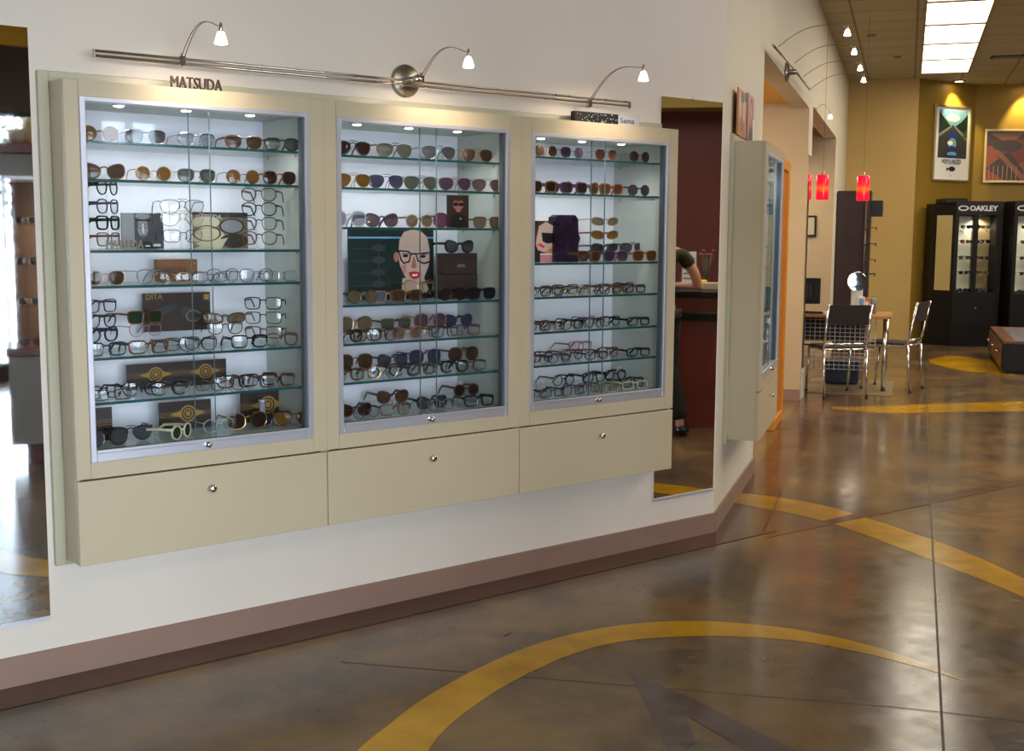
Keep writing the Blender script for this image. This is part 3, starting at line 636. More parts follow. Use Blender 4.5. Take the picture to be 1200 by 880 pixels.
E2 = {
 0: [(414, 'aviator', 'mid', 'gun', 'dkb'), (463, 'aviator', 'mid', 'brn', 'grn'), (515, 'aviator', 'mid', 'sil', 'gry'), (560, 'aviator', 'thin', 'gold', 'brn')],
 1: [(414, 'aviator', 'thin', 'gold', 'amb'), (453, 'aviator', 'thin', 'sil', 'blu'), (494, 'aviator', 'thin', 'gun', 'grn'), (534, 'aviator', 'thin', 'gold', 'pur'), (572, 'aviator', 'thin', 'rose', 'mau')],
 2: [(409, 'big', 'mid', 'cry', 'smk'), (448, 'cat', 'thick', 'pur', 'mau'), (492, 'round', 'mid', 'gold', 'gld'), (528, 'big', 'mid', 'red', 'mag', 'M'), (572, 'square', 'mid', 'tort', 'gld')],
 3: [(426, 'round', 'thick', 'olv', 'gld'), (455, 'square', 'mid', 'pink', 'smk', 'G', 10), (478, 'way', 'thick', 'tort', 'brn'), (492, 'cat', 'mid', 'gold', 'clr', 'B'), (531, 'round', 'thick', 'blk', 'dkb'), (565, 'way', 'thick', 'blk', 'blk')],
 4: [(417, 'big', 'mid', 'gold', 'gld', 'B'), (465, 'square', 'mid', 'olv', 'grn', 'B'), (505, 'big', 'mid', 'pink', 'mau', 'B'), (538, 'cat', 'mid', 'nav', 'blu', 'B'),
     (408, 'round', 'thick', 'blk', 'clr'), (432, 'square', 'thick', 'tort', 'clr', 'G', 10), (448, 'panto', 'mid', 'blk', 'clr', 'F', -12), (478, 'cat', 'mid', 'pink', 'gld'), (500, 'panto', 'mid', 'gold', 'clr', 'G'), (522, 'square', 'mid', 'gun', 'clr', 'F', 8), (546, 'square', 'mid', 'red', 'clr', 'G', -6)],
 5: [(417, 'big', 'mid', 'tort', 'brn', 'B'), (461, 'cat', 'mid', 'nav', 'gry', 'B'), (499, 'big', 'mid', 'pur', 'blu', 'B'), (544, 'big', 'mid', 'brn', 'brn', 'B'),
     (409, 'panto', 'mid', 'olv', 'clr'), (429, 'square', 'thick', 'tort', 'clr', 'G', 10), (449, 'round', 'mid', 'gold', 'clr', 'F', -8), (475, 'cat', 'thick', 'nav', 'clr', 'G'), (494, 'square', 'mid', 'tort', 'clr', 'F', 10), (515, 'cat', 'mid', 'teal', 'clr', 'G'), (533, 'panto', 'thick', 'blk', 'clr'), (552, 'square', 'mid', 'brn', 'clr', 'G', -10)],
 6: [(417, 'cat', 'thick', 'brn', 'dkb', 'M'), (430, 'round', 'thin', 'nav', 'clr', 'F', 6), (461, 'cat', 'thick', 'brn', 'brn', 'B'), (464, 'square', 'mid', 'tort', 'clr', 'F'), (507, 'cat', 'thick', 'blk', 'gry', 'M'), (518, 'square', 'mid', 'gry', 'clr', 'F', 8), (547, 'round', 'thick', 'brn', 'dkb', 'B'), (562, 'square', 'thick', 'blk', 'clr', 'F', -8)],
}
E3 = {
 0: [(640, 'round', 'thin', 'gold', 'brn'), (671, 'panto', 'thin', 'sil', 'pur'), (711, 'panto', 'thin', 'rose', 'org'), (750, 'round', 'thin', 'gun', 'brn')],
 1: [(637, 'way', 'thick', 'tort', 'dkb'), (657, 'cat', 'thick', 'pur', 'brn', 'G', 6), (673, 'way', 'thick', 'pur', 'dkb', 'F', -4), (689, 'cat', 'thick', 'brn', 'brn', 'G', 5), (717, 'way', 'thick', 'amb', 'org'), (749, 'round', 'mid', 'blk', 'pur')],
 2: [(691, 'way', 'thick', 'tort', 'brn', 'F', 8), (706, 'big', 'mid', 'pur', 'pur', 'G'), (722, 'way', 'thick', 'pur', 'pur'), (756, 'way', 'thick', 'amb', 'org'), (742, 'aviator', 'mid', 'blk', 'gry', 'B')],
 3: [(631, 'square', 'mid', 'brn', 'clr'), (648, 'square', 'mid', 'nav', 'clr', 'G', 8), (663, 'square', 'mid', 'blk', 'clr', 'M', -5), (678, 'rect', 'mid', 'gold', 'clr', 'F', 8), (694, 'square', 'thin', 'gun', 'clr', 'G'), (716, 'square', 'thick', 'tort', 'clr', 'F', 5), (731, 'panto', 'mid', 'blk', 'clr', 'M'), (744, 'rect', 'thick', 'brn', 'clr', 'G')],
 4: [(631, 'panto', 'mid', 'gun', 'clr'), (648, 'rect', 'mid', 'tort', 'clr', 'G'), (671, 'square', 'mid', 'blk', 'clr', 'F', 10), (684, 'cat', 'mid', 'pur', 'clr', 'M'), (697, 'square', 'mid', 'gun', 'clr', 'G', 6), (716, 'square', 'mid', 'blk', 'clr', 'M', 8), (749, 'rect', 'thick', 'blk', 'clr')],
 5: [(630, 'square', 'thin', 'teal', 'clr', 'F'), (636, 'round', 'mid', 'red', 'clr', 'M', 5), (656, 'oval', 'mid', 'teal', 'clr', 'F', 8), (671, 'round', 'mid', 'red', 'clr', 'M'), (681, 'square', 'mid', 'pink', 'clr', 'B', 6), (700, 'oval', 'mid', 'nav', 'clr', 'F'), (713, 'square', 'mid', 'red', 'clr', 'M', 10), (749, 'rect', 'thick', 'blk', 'clr')],
 6: [(629, 'oval', 'thin', 'brn', 'clr', 'F'), (637, 'oval', 'thin', 'cry', 'clr', 'B'), (648, 'rect', 'mid', 'blk', 'clr', 'G', 6), (661, 'round', 'mid', 'blk', 'clr', 'B'), (672, 'square', 'mid', 'gun', 'clr', 'F', 8), (690, 'panto', 'mid', 'gry', 'clr', 'G'), (697, 'square', 'thick', 'blk', 'clr', 'B', 5), (712, 'rect', 'mid', 'gold', 'clr', 'F'), (722, 'round', 'thick', 'blk', 'clr', 'B'), (742, 'square', 'mid', 'blk', 'clr', 'M'), (745, 'rect', 'mid', 'ivo', 'clr', 'F', -6)],
}
riser_done = set()
def place_all(E, ci):
    for sh, items in E.items():
        z = SHV[ci][sh] if sh < 6 else FLZ[ci]
        rows = {}
        for it in items: rows.setdefault('back' if (it[5:6] or ('F',))[0] == 'B' else 'front', []).append(it)
        for rn, its in rows.items():
            its.sort(key=lambda q: q[0])
            for k, it in enumerate(its):
                px, shape, wt, fk, lk = it[:5]; row = it[5] if len(it) > 5 else 'F'; rz = it[6] if len(it) > 6 else 0
                y = YF+ROWY[row]; zz = z+(.031 if row == 'B' else .0005)
                # the pixel column of the item, read at the height of its lenses
                v0 = at_y(px, 300, y).x
                for _ in range(4):
                    q = V((v0, y, zz+.022))-EYE; sx = 600+FOC*q.dot(CR)/q.dot(_F); v0 += (px-sx)*.0029
                rowt = '' if len(rows) == 1 else (' back row' if rn == 'back' else ' front row')
                lb = '%s, %s from left,%s %s shelf of %s case' % (desc(shape, wt, fk, lk), ORD[k], rowt, SHO[sh], WHICH[ci])
                eyewear(shape, wt, fk, lk, (v0, y, zz), math.radians(rz-4+random.uniform(-3, 3)), lb, 'eyewear on the %s shelf of the %s case' % (SHO[sh], WHICH[ci]))
        if 'back' in rows:
            xs = [at_y(i[0], 300, YF+.185).x for i in rows['back']]
            mb = MB(); a_, b_ = min(xs)-.06, max(xs)+.06
            a_ = max(a_, OPN[ci][0]+.01); b_ = min(b_, OPN[ci][1]-.02)
            mb.box(a_, b_, YF+.175, YF+.335, z+.0280, z+.0300, M_ACRYL)
            for xx in (a_, b_-.003): mb.box(xx, xx+.003, YF+.175, YF+.335, z+.0005, z+.0280, M_ACRYL)
            single('acrylic_riser', mb, 'clear acrylic riser under the back row on the %s shelf of the %s case' % (SHO[sh], WHICH[ci]), 'riser', (a_, YF+.335, z+.0005))
place_all(E1, 0); place_all(E2, 1); place_all(E3, 2)
# rod stands with frames hung one above another
def rod_stand(ci, sh, px, ys, items, where, rz, yrow=.16):
    z = SHV[ci][sh]; y = YF+yrow; x = at_y(px, ys[0], y).x
    top = at_y(px, ys[0], y).z
    mb = MB(); mb.lathe([(.0001, 0), (.032, 0), (.032, .004), (.004, .006)], (x, y+.02, z+.0005), M_ACRYL, 18)
    t = thing('rod_stand', 'clear upright rod stand for frames, %s on the %s shelf of the %s case' % (where, SHO[sh], WHICH[ci]), 'stand', (x, y+.02, z+.0005))
    mb.build('base', t); mb = MB(); mb.tube([(x, y+.02, z+.004), (x, y+.02, top+.03)], .003, M_ACRYL, 8); mb.build('rod', t)
    n = len(items)
    for k, (yy, it) in enumerate(zip(ys, items)):
        zz = max(at_y(px, yy, y).z-.022, z+.002)
        m2 = MB(); m2.tube([(x, y+.02, zz+.024), (x, y-.002, zz+.028)], .0025, M_ACRYL, 6); m2.build('peg', t)
        shape, wt, fk, lk = it
        pos = 'topmost' if k == 0 else ('lowest' if k == n-1 else ORD[k]+' from top')
        eyewear(shape, wt, fk, lk, (x, y, zz), math.radians(rz), '%s, %s on %s rod, %s shelf of %s case' % (desc(*it), pos, where, SHO[sh], WHICH[ci]), 'frames on the %s rod of the %s shelf, %s case' % (where, SHO[sh], WHICH[ci]))
rod_stand(0, 2, 127, (221, 243, 262, 281), [('round', 'mid', 'blk', 'clr'), ('panto', 'mid', 'pur', 'clr'), ('square', 'thick', 'blk', 'clr'), ('square', 'mid', 'tort', 'clr')], 'left', 38, .10)
rod_stand(0, 2, 214, (244, 258, 277), [('aviator', 'thin', 'brn', 'clr'), ('aviator', 'thin', 'gold', 'clr'), ('square', 'thin', 'brn', 'clr')], 'centre', -8, .12)
rod_stand(0, 2, 303, (229, 246, 263, 280), [('panto', 'mid', 'brn', 'clr'), ('panto', 'mid', 'blk', 'clr'), ('panto', 'mid', 'gun', 'clr'), ('panto', 'mid', 'tort', 'clr')], 'right', -42, .12)
rod_stand(0, 4, 119, (359, 377, 394), [('square', 'mid', 'pur', 'clr'), ('panto', 'mid', 'gun', 'clr'), ('cat', 'thick', 'nav', 'clr')], 'left', 20, .20)
rod_stand(0, 4, 171, (372, 387), [('square', 'mid', 'tort', 'dgr'), ('panto', 'thin', 'pink', 'clr')], 'middle', 10, .19)
rod_stand(0, 4, 264, (373, 385), [('wrap', 'thick', 'olv', 'gld'), ('panto', 'mid', 'brn', 'clr')], 'fourth', -12, .17)
rod_stand(0, 4, 308, (356, 373, 390), [('square', 'mid', 'blk', 'clr'), ('square', 'mid', 'olv', 'clr'), ('square', 'mid', 'brn', 'clr')], 'right', -38, .14)
rod_stand(2, 2, 710, (259, 275, 290), [('wrap', 'thin', 'gold', 'gld'), ('wrap', 'mid', 'amb', 'amb'), ('wrap', 'mid', 'teal', 'dgr')], 'middle', -6, .16)

# ================================================================== PRINTED PANELS AND SMALL THINGS IN THE CASES
def pr(name, rgb, rough=.4): return mat('print_'+name, rgb, rough)
class Panel:
    """a flat board: u to the right, v up, layers of print laid on its face"""
    def __init__(s, w_, h, m, th=.006): s.w, s.h = w_, h; s.mb = MB(); s.k = 0; s.mb.box(0, w_, 0, th, 0, h, m)
    def poly(s, pts, m):
        s.k += 1; y = -.0002-.00012*s.k
        s.mb.add([(u*s.w, y, v*s.h) for u, v in pts], [tuple(range(len(pts)))], m); return s
    def rect(s, u0, v0, u1, v1, m): return s.poly([(u0, v0), (u1, v0), (u1, v1), (u0, v1)], m)
    def ell(s, u, v, ru, rv, m, n=22, rot=0):
        a = s.w/s.h; P = []
        for k in range(n):
            t = 2*PI*k/n; x, y = ru*math.cos(t), rv*math.sin(t)/a
            P.append((u+x*math.cos(rot)-y*math.sin(rot), v+(x*math.sin(rot)+y*math.cos(rot))*a))
        return s.poly(P, m)
    def ring(s, u, v, ru, rv, w_, m, n=24):
        s.k += 1; y = -.0002-.00012*s.k; vs = []
        for k in range(n):
            t = 2*PI*k/n
            for q in (1, 1-w_): vs.append(((u+ru*q*math.cos(t))*s.w, y, (v+rv*q*math.sin(t))*s.h))
        s.mb.add(vs, [(2*k, 2*k+1, (2*k+3) % (2*n), (2*k+2) % (2*n)) for k in range(n)], m); return s
    def text(s, txt, u, v, size, m, align='LEFT', xs=1, bold=0):
        s.k += 1; y = -.0002-.00012*s.k
        text_mesh(txt, size, .0006, lambda a, b, d: (u*s.w+a, y+d-.0006, v*s.h+b), m, s.mb, align, xs, bold); return s
    def place(s, name, label, cat, loc, rz=0, tilt=0, frame=MAIN, group=None):
        o = bpy.data.objects.new(name, s.mb.mesh(name)); COL.objects.link(o); o.location = frame(*loc)
        o.rotation_euler = (tilt, 0, rz+frame.rot); return tag(o, label, cat, group)
def span(ci, x0, x1, z0_shelf, ytop, yrow, ymid=None):
    """left x, width and height of something seen between px columns x0..x1 standing on a shelf up to image row ytop"""
    y = YF+yrow; a_ = at_y(x0, ytop, y); b_ = at_y(x1, ytop, y); return a_.x, b_.x-a_.x, (a_.z+b_.z)/2-z0_shelf
K = dict(blk=pr('black', (24, 24, 26)), dk=pr('charcoal', (62, 62, 66)), gr=pr('grey', (130, 130, 134)), lg=pr('light_grey', (196, 196, 198)), wh=pr('white', (236, 236, 236)), sep=pr('sepia', (124, 112, 90)), sd=pr('sepia_dark', (58, 50, 42)), sl=pr('sepia_light', (190, 178, 150)),
         gold=pr('gold', (168, 130, 60)), red=pr('red', (200, 36, 40)), skin=pr('skin', (206, 172, 156)), skd=pr('skin_shade', (168, 112, 98)), teal=pr('deep_green', (26, 44, 42)), blue=pr('light_blue', (110, 160, 205)), hair=pr('hair_brown', (70, 44, 30)), org=pr('warm_orange', (206, 130, 76)), pur=pr('purple', (58, 38, 74)), pink=pr('pink', (206, 130, 140)), choc=pr('chocolate', (56, 42, 36)), nav=pr('navy_blue', (40, 60, 120)), grn=pr('leaf_green', (62, 92, 50)), rust=pr('rust', (140, 66, 36)))
z3 = SHV[0][2]
x, w_, h = span(0, 142, 191, z3, 250, .27)
p = Panel(w_, h, K['dk']); p.rect(.0, 0, .3, 1, K['gr']).ell(.56, .58, .14, .28, K['dk']).ell(.50, .60, .13, .27, K['gr']).rect(.34, .78, .70, .83, K['blk']).ell(.5, .92, .18, .09, K['gr']).poly([(.46, .7), (.50, .44), (.53, .44), (.53, .7)], K['lg']).ring(.43, .64, .06, .07, .2, K['blk']).ring(.58, .64, .06, .07, .2, K['blk']).ell(.5, .37, .05, .018, K['dk']).poly([(.2, 0), (.4, .22), (.62, .22), (.9, 0)], K['blk']).rect(.55, .07, .66, .10, K['wh']).rect(.74, .07, .92, .14, K['lg'])
p.place('photo_panel', 'black and white portrait photo board standing behind the silver letters, third shelf of left case', 'photo board', (x, YF+.27, z3+.0005))
x, w_, h = span(0, 226, 290, z3, 249, .28)
p = Panel(w_, h, K['sep']); p.rect(0, .86, 1, 1, K['sd']).ell(.22, .72, .26, .16, K['sl']).ell(.70, .62, .24, .22, K['sd']).ell(.70, .62, .20, .18, K['gr']).ell(.28, .30, .30, .26, K['sl']).ring(.24, .42, .26, .22, .12, K['sd']).ell(.74, .22, .26, .20, K['sd']).poly([(.0, .0), (.5, .0), (.62, .3), (.3, .2)], K['sl']).text('MATSUDA', .04, .82, .022, K['lg'])
p.place('photo_panel', 'sepia close-up photo board with lettering on top, third shelf of left case', 'photo board', (x, YF+.28, z3+.0005))
def letters(txt, x, y, z, size, xs, m, name, label, cat, base=None, dep=.008, bold=0):
    mb = MB(); text_mesh(txt, size, dep, lambda a, b, d: (x+a, y+d, z+b), m, mb, 'LEFT', xs, bold)
    if base: mb.box(x, x+base, y-.002, y+dep+.002, z-.003, z+.001, m)
    return single(name, mb, label, cat, (x, y, z))
a_ = at_y(124, 288, YF+.09); b_ = at_y(156, 288, YF+.09)
letters('MATSUDA', a_.x, YF+.085, z3+.004, .042, .66, mat('pewter_letters', (150, 140, 128), .3, .6), 'logo_letters', 'small pewter standing logo letters at the left of the third shelf, left case', 'sign', base=.118)
# brown engraved block
z4 = SHV[0][3]; x, w_, h = span(0, 184, 231, z4, 304, .27)
mb = MB(); mb.box(0, w_, 0, .03, 0, h, mat('walnut_block', (126, 82, 48), .45, noise=.12, nscale=14), .002)
p = Panel(w_, h, mat('walnut_block', (126, 82, 48)), .03); p.text('MATSUDA', .10, .36, h*.42, K['choc'], xs=.62)
p.place('wooden_block', 'brown wooden block engraved with letters on the fourth shelf of left case', 'block', (x, YF+.27, z4+.0005))
z5 = SHV[0][4]; x, w_, h = span(0, 167, 246, z5, 343, .30)
h0 = at_y(200, 388, YF+.30).z-z5
p = Panel(w_, h-h0, K['choc']); p.text('DITA', .04, .84, .028, K['gold']).rect(.90, .80, .98, .94, K['gold']).ell(.3, .55, .2, .1, K['dk'], rot=.3).ell(.72, .42, .18, .16, K['dk'], rot=-.4).ring(.74, .38, .12, .16, .2, K['sep'])
p.place('brand_panel', 'large dark board with gold letters at its top left, fifth shelf of left case', 'sign board', (x, YF+.30, z5+h0))
mb = MB(); mb.box(x+w_*.2, x+w_*.8, YF+.308, YF+.34, z5+.0005, z5+h0+.05, M_ACRYL); single('acrylic_easel', mb, 'clear acrylic easel holding up the large dark board, fifth shelf of left case', 'stand', (x+w_*.2, YF+.34, z5+.0005))
def emblem_panel(w_, h, us):
    p = Panel(w_, h, K['choc'])
    for i in range(5): p.rect(0, .40+.07*i, 1, .405+.07*i+.008, K['gold'] if i in (1, 2, 3) else K['dk'])
    for u in us:
        r = .30*h/w_
        p.poly([(u-r*2.3, .55), (u, .55+.20), (u+r*2.3, .55), (u, .55-.20)], K['gold']).ell(u, .55, r, .30, K['gold']).ell(u, .55, r*.8, .24, K['choc']).ring(u, .55, r*.62, .19, .25, K['gold']).rect(u-.25*r, .47, u+.25*r, .63, K['gold'])
    return p
z6 = SHV[0][5]; x, w_, h = span(0, 148, 265, z6, 424, .29)
emblem_panel(w_, h, (.28, .78)).place('brand_panel', 'wide dark board with two gold winged emblems on the sixth shelf of left case', 'sign board', (x, YF+.29, z6+.0005))
z7 = FLZ[0]
for x0, x1, yt, us, lb in ((106, 131, 478, (.2,), 'narrow dark board at the left end of the bottom shelf, left case'), (186, 247, 470, (.55,), 'dark board with one gold winged emblem, middle of the bottom shelf, left case'), (282, 339, 459, (.55,), 'dark board with gold winged emblem behind dark sunglasses, bottom shelf right, left case')):
    x, w_, h = span(0, x0, x1, z7, yt, .27 if x0 > 110 else .20); x = max(x, OPN[0][0]+.004)
    emblem_panel(w_, h, us if x0 > 110 else ()).place('brand_panel', lb, 'sign board', (x, YF+(.27 if x0 > 110 else .20), z7+.0005))
# middle case: portrait poster, dark boxes, leaning photo
zz = SHV[1][3]; x, w_, h = span(1, 408, 508, zz, 268, .29)
p = Panel(w_, h, K['teal'])
p.rect(0, .86, 1, .885, K['blue'])
for k in range(4): p.ell(.34, .22+.17*k, .08, .05, K['dk']).rect(.05, .20+.17*k, .33, .213+.17*k, K['dk'])
p.rect(.335, .05, .35, .82, K['dk'])
p.poly([(.60, .0), (.62, .30), (.88, .30), (.98, .0)], K['skin']).poly([(.58, .0), (.66, .10), (.92, .09), (1, .0)], K['blk'])
p.poly([(.57, .62), (.585, .84), (.64, .955), (.74, .99), (.84, .97), (.92, .88), (.95, .70), (.94, .48), (.88, .30), (.80, .20), (.71, .22), (.64, .34), (.59, .48)], K['skin'])
p.ell(.545, .60, .03, .07, K['skd']).poly([(.60, .48), (.66, .50), (.67, .40), (.64, .34)], K['pink'])
p.poly([(.565, .70), (.70, .685), (.73, .64), (.705, .52), (.63, .50), (.595, .55)], K['blk']).poly([(.585, .675), (.69, .665), (.71, .63), (.69, .54), (.635, .525), (.61, .57)], K['skin'])
p.poly([(.77, .65), (.96, .67), (.96, .52), (.88, .49), (.80, .53)], K['blk']).poly([(.79, .63), (.945, .65), (.945, .54), (.88, .515), (.815, .55)], K['skin'])
p.rect(.71, .63, .79, .655, K['blk']).ell(.655, .615, .035, .022, K['blk']).ell(.865, .605, .035, .022, K['blk']).rect(.61, .64, .70, .652, K['nav']).rect(.82, .63, .92, .642, K['nav'])
p.poly([(.745, .60), (.72, .45), (.76, .43), (.79, .45), (.765, .60)], K['skd']).poly([(.69, .375), (.75, .395), (.80, .385), (.85, .36), (.80, .29), (.75, .28), (.71, .32)], K['red']).poly([(.73, .35), (.80, .355), (.79, .325), (.74, .32)], K['wh'])
p.place('portrait_poster', 'portrait poster of a red-lipped woman in black glasses, fourth shelf of middle case', 'poster', (x, YF+.29, zz+.0005))
def carton(x, w_, y, d, z, h, label, txt=None, m=None):
    mb = MB(); m = m or mat('chocolate_carton', (56, 42, 38), .5, noise=.06); mb.box(x, x+w_, y, y+d, z, z+h, m, .003)
    mb.box(x-.0006, x+w_+.0006, y-.0006, y+d+.0006, z+h*.78, z+h*.79, K['blk'])
    if txt: text_mesh(txt, h*.2, .0005, lambda a, b, dd: (x+w_/2+a, y-.0006+dd, z+h*.34+b), K['sl'], mb, 'CENTER')
    return single('carton', mb, label, 'box', (x, y+d, z))
xb, wb, hb = span(1, 521, 560, zz, 297, .17)
x1_, w1_, h1_ = span(1, 519, 560, zz, 322, .17)
carton(x1_, w1_, YF+.17, .07, zz+.0005, h1_, 'dark brown carton, lower of the stack on the fourth shelf of middle case')
carton(xb, wb, YF+.172, .065, zz+h1_+.001, hb-h1_, 'dark brown carton, upper of the stack, under black sunglasses, middle case', 'DITA')
eyewear('cat', 'thick', 'blk', 'gry', (at_y(539, 290, YF+.175).x, YF+.175, zz+hb+.002), -.05, 'black cat-eye sunglasses sitting on top of the two stacked dark cartons, middle case', 'eyewear on the fourth shelf of the middle case')
x, w_, h = span(1, 400, 414, zz, 325, .12); x = OPN[1][0]+.024
carton(x, .055, YF+.12, .09, zz+.0005, h, 'dark brown carton at the left end of the fourth shelf, middle case')
mb = MB(); zq = zz+h+.001; mb.lathe([(.0001, 0), (.016, 0), (.018, .01), (.012, .045), (.006, .055), (.0001, .056)], (x+.027, YF+.16, zq), mat('brown_resin', (90, 54, 46), .3), 14); single('ornament', mb, 'small brown ornament standing on the carton at the left, fourth shelf of middle case', 'ornament', (x+.027, YF+.16, zq))
z3 = SHV[1][2]; x, w_, h = span(1, 525, 552, z3, 229, .075)
p = Panel(w_, h, K['choc']); p.ell(.5, .72, .26, .17, K['skd']).ell(.5, .55, .13, .07, K['skd']).ell(.38, .72, .13, .06, K['blk']).ell(.64, .72, .13, .06, K['blk']).poly([(.1, 0), (.2, .35), (.5, .45), (.8, .35), (.95, 0)], K['blk']).ell(.5, .90, .28, .08, K['hair']).ell(.6, .28, .05, .03, K['sl'])
p.place('photo_panel', 'dark leaning photo board of a face in sunglasses, third shelf of middle case', 'photo board', (x, YF+.078, z3+.001), .10, .0)
# right case: folded cardboard figure display
z3 = SHV[2][2]; x, w_, h = span(2, 625, 652, z3, 259, .16)
p = Panel(w_*1.05, h, K['blk']); p.poly([(.10, .45), (.25, .9), (.55, .98), (.95, .85), (1, .45), (.7, .28), (.45, .24), (.2, .30)], K['skin']).poly([(.35, .72), (1, .70), (1, .48), (.6, .45), (.4, .5)], K['blk']).poly([(.18, .42), (.45, .34), (.5, .38), (.3, .46)], K['red']).poly([(0, .6), (.2, .98), (.6, 1), (.2, .86), (.1, .4)], K['hair']).poly([(.5, .24), (.95, .42), (1, .2), (.6, .14)], K['org']).rect(.3, .0, .85, .18, K['pink']).rect(.3, .18, .9, .21, K['wh'])
p.place('photo_panel', 'cardboard picture of a woman in dark sunglasses, third shelf of right case', 'photo board', (x, YF+.16, z3+.0005), .05)
x2, w2, h2 = span(2, 652, 680, z3, 252, .14)
mb = MB(); M_PURB = mat('purple_gloss_box', (36, 28, 46), .15, noise=.6, bump=.6, nscale=12)
prof = [(0, 0), (0, .62), (.05, .95), (.2, 1.0), (.85, 1.0), (.98, .92), (1.0, .62), (1.08, .5), (1.0, .36), (1.0, 0)]
mb.prism([(u*w2, v*h2) for u, v in prof], M_PURB, lambda u, v, d: (x2+u, YF+.15+d, z3+.0005+v), .05)
single('display_figure', mb, 'glossy dark purple shaped box beside the woman picture, third shelf of right case', 'display box', (x2, YF+.20, z3+.0005))
# signs on top of the cases
letters('MATSUDA', 1.713, 3.945, 1.979, .056, .72, mat('bronze_letters', (66, 50, 44), .4), 'logo_letters', 'dark standing logo letters on top of the left display case', 'sign', base=.172, dep=.010, bold=0)
mb = MB(); mb.box(3.535, 3.792, 3.955, 3.985, 1.9755, 2.024, K['blk'], .002)
random.seed(3)
for k in range(46):
    u = 3.545+.238*random.random(); v = 1.981+.038*random.random(); mb.ball((u, 3.9548, v), .0026, K['lg'], 6, (1, .15, 1))
mb.box(3.792, 3.922, 3.955, 3.985, 1.9755, 2.024, K['lg'], .002)
text_mesh('Sama', .034, .001, lambda a, b, d: (3.80+a, 3.9535+d, 1.988+b), K['dk'], mb, 'LEFT', 1.25)
single('logo_block', mb, 'black and white block sign with script lettering on top of the right display case', 'sign', (3.535, 3.985, 1.9755))
random.seed(11)
# ================================================================== RAIL LIGHTS
M_SHADE = mat('frosted_shade', (255, 232, 205), .4, emit=9)
M_WIRE = mat('lamp_wire', (150, 142, 130), .3, 1)
def lamp_head(t, P0, P1, frame, power, target, down=True):
    """two bent wires from the rail clamp P0 to the head P1 (local frame coordinates)"""
    P0, P1 = V(P0), V(P1); d = P1-P0; mb = MB()
    for k in (-1, 1):
        off = V((.006*k, 0, 0)); pts = []
        for i in range(11):
            q = i/10; pts.append(P0+off*(1-q)+d*q+V((0, 0, .07*math.sin(PI*min(1, q*1.02))**1.0*(1-.25*q)))+V((0, 0, .045*q)))
        mb.tube(pts, .0016, M_WIRE, 5)
    a = mb.build('lamp_arm', t)
    h = P1+V((0, 0, .045)); mb = MB(); mb.lathe([(.003, .012), (.006, .0), (.007, -.018), (.005, -.02)], h, M_STEEL, 14); mb.build('socket', a)
    mb = MB(); mb.lathe([(.008, -.016), (.012, -.022), (.017, -.038), (.021, -.052), (.019, -.055), (.014, -.044), (.007, -.026)], h, M_SHADE, 18); mb.build('glass_shade', a)
    mb = MB(); mb.ball(h+V((0, 0, -.038)), .007, M_BULB, 10); mb.build('bulb', a)
    spot('rail_lamp', frame(*(h+V((0, 0, -.075)))), frame(*target), power, (1, .84, .66), 2.1, .9, .02)
yr = D-.08
t = thing('rail_light', 'long chrome wall rail with three wire-armed glass spotlights above the display cases', 'light', (2.722, D, 2.09))
zr0, zr1 = 2.088, 2.088
r0 = at_y(110, 62, yr); r1 = at_y(738, 122, yr)
mb = MB()
for dz in (-.008, .008): mb.tube([r0+V((0, 0, dz)), r1+V((0, 0, dz))], .0048, M_STEEL, 10)
for x in (r0.x, r1.x): mb.box(x-.003, x+.003, yr-.006, yr+.006, r0.z-.013, r0.z+.013, M_STEEL)
mb.build('rail', t)
mb = MB(); mb.lathe([(.064, 0), (.064, -.012), (.058, -.018), (.0001, -.020)], (2.722, D, 2.090), M_STEEL, 32, (0, 1, 0)); mb.lathe([(.013, -.02), (.013, -.078), (.017, -.078), (.017, -.096), (.0001, -.097)], (2.722, D, 2.090), M_CHROME, 18, (0, 1, 0)); mb.build('canopy', t)
for m_, h_ in (((213, 68), (259, 48)), ((493, 90), (549, 76)), ((690, 118), (754, 92))):
    P = at_y(m_[0], m_[1]+3, yr); v = ray(*h_); H = EYE+v*(P.x/v.x)
    mb = MB(); mb.box(P.x-.012, P.x+.012, yr-.012, yr+.012, P.z-.016, P.z+.016, M_CHROME, .003); mb.tube([(P.x, yr, P.z-.02), (P.x, yr, P.z+.024)], .004, M_CHROME, 8); mb.build('rail_clamp', t)
    lamp_head(t, (P.x, yr-.01, P.z+.01), (H.x, H.y, H.z), MAIN, 4.5, (H.x+.02, D-.1, 1.75))
# rail on the angled wall
t = thing('rail_light', 'wall rail with four long wire-armed spotlights high above the first opening', 'light', (3.23, 0, 2.715), SIDE)
pts = [at_t(906, 53, .06), at_t(930, 80, .06), at_t(949, 105, .06)]
mb = MB(); mb.tube([pts[0], pts[1]], .008, M_STEEL, 8); mb.tube([(pts[1][0]+.15, pts[1][1], pts[1][2]), pts[2]], .008, M_STEEL, 8); mb.build('rail', t)
mb = MB(); mb.lathe([(.07, 0), (.07, -.02), (.02, -.03), (.02, -.07), (.0001, -.08)], (pts[1][0]+.05, 0, pts[1][2]-.02), M_STEEL, 20, (0, 1, 0)); mb.build('canopy', t)
for m_, h_ in (((912, 55), (993, 44)), ((931, 74), (1001, 66)), ((941, 90), (1008, 85)), ((950, 104), (1012, 99))):
    a_ = at_t(m_[0], m_[1], .06); b_ = at_s(h_[0], h_[1]-4, a_[0])
    lamp_head(t, a_, (b_[0], b_[1], b_[2]), SIDE, 12, (b_[0]+.2, b_[1]-.1, 0))
a_ = at_t(950, 127, .05); a_ = (5.75, -.02, at_s(953, 129, 5.75)[2]); b_ = at_s(973, 138, 5.75)
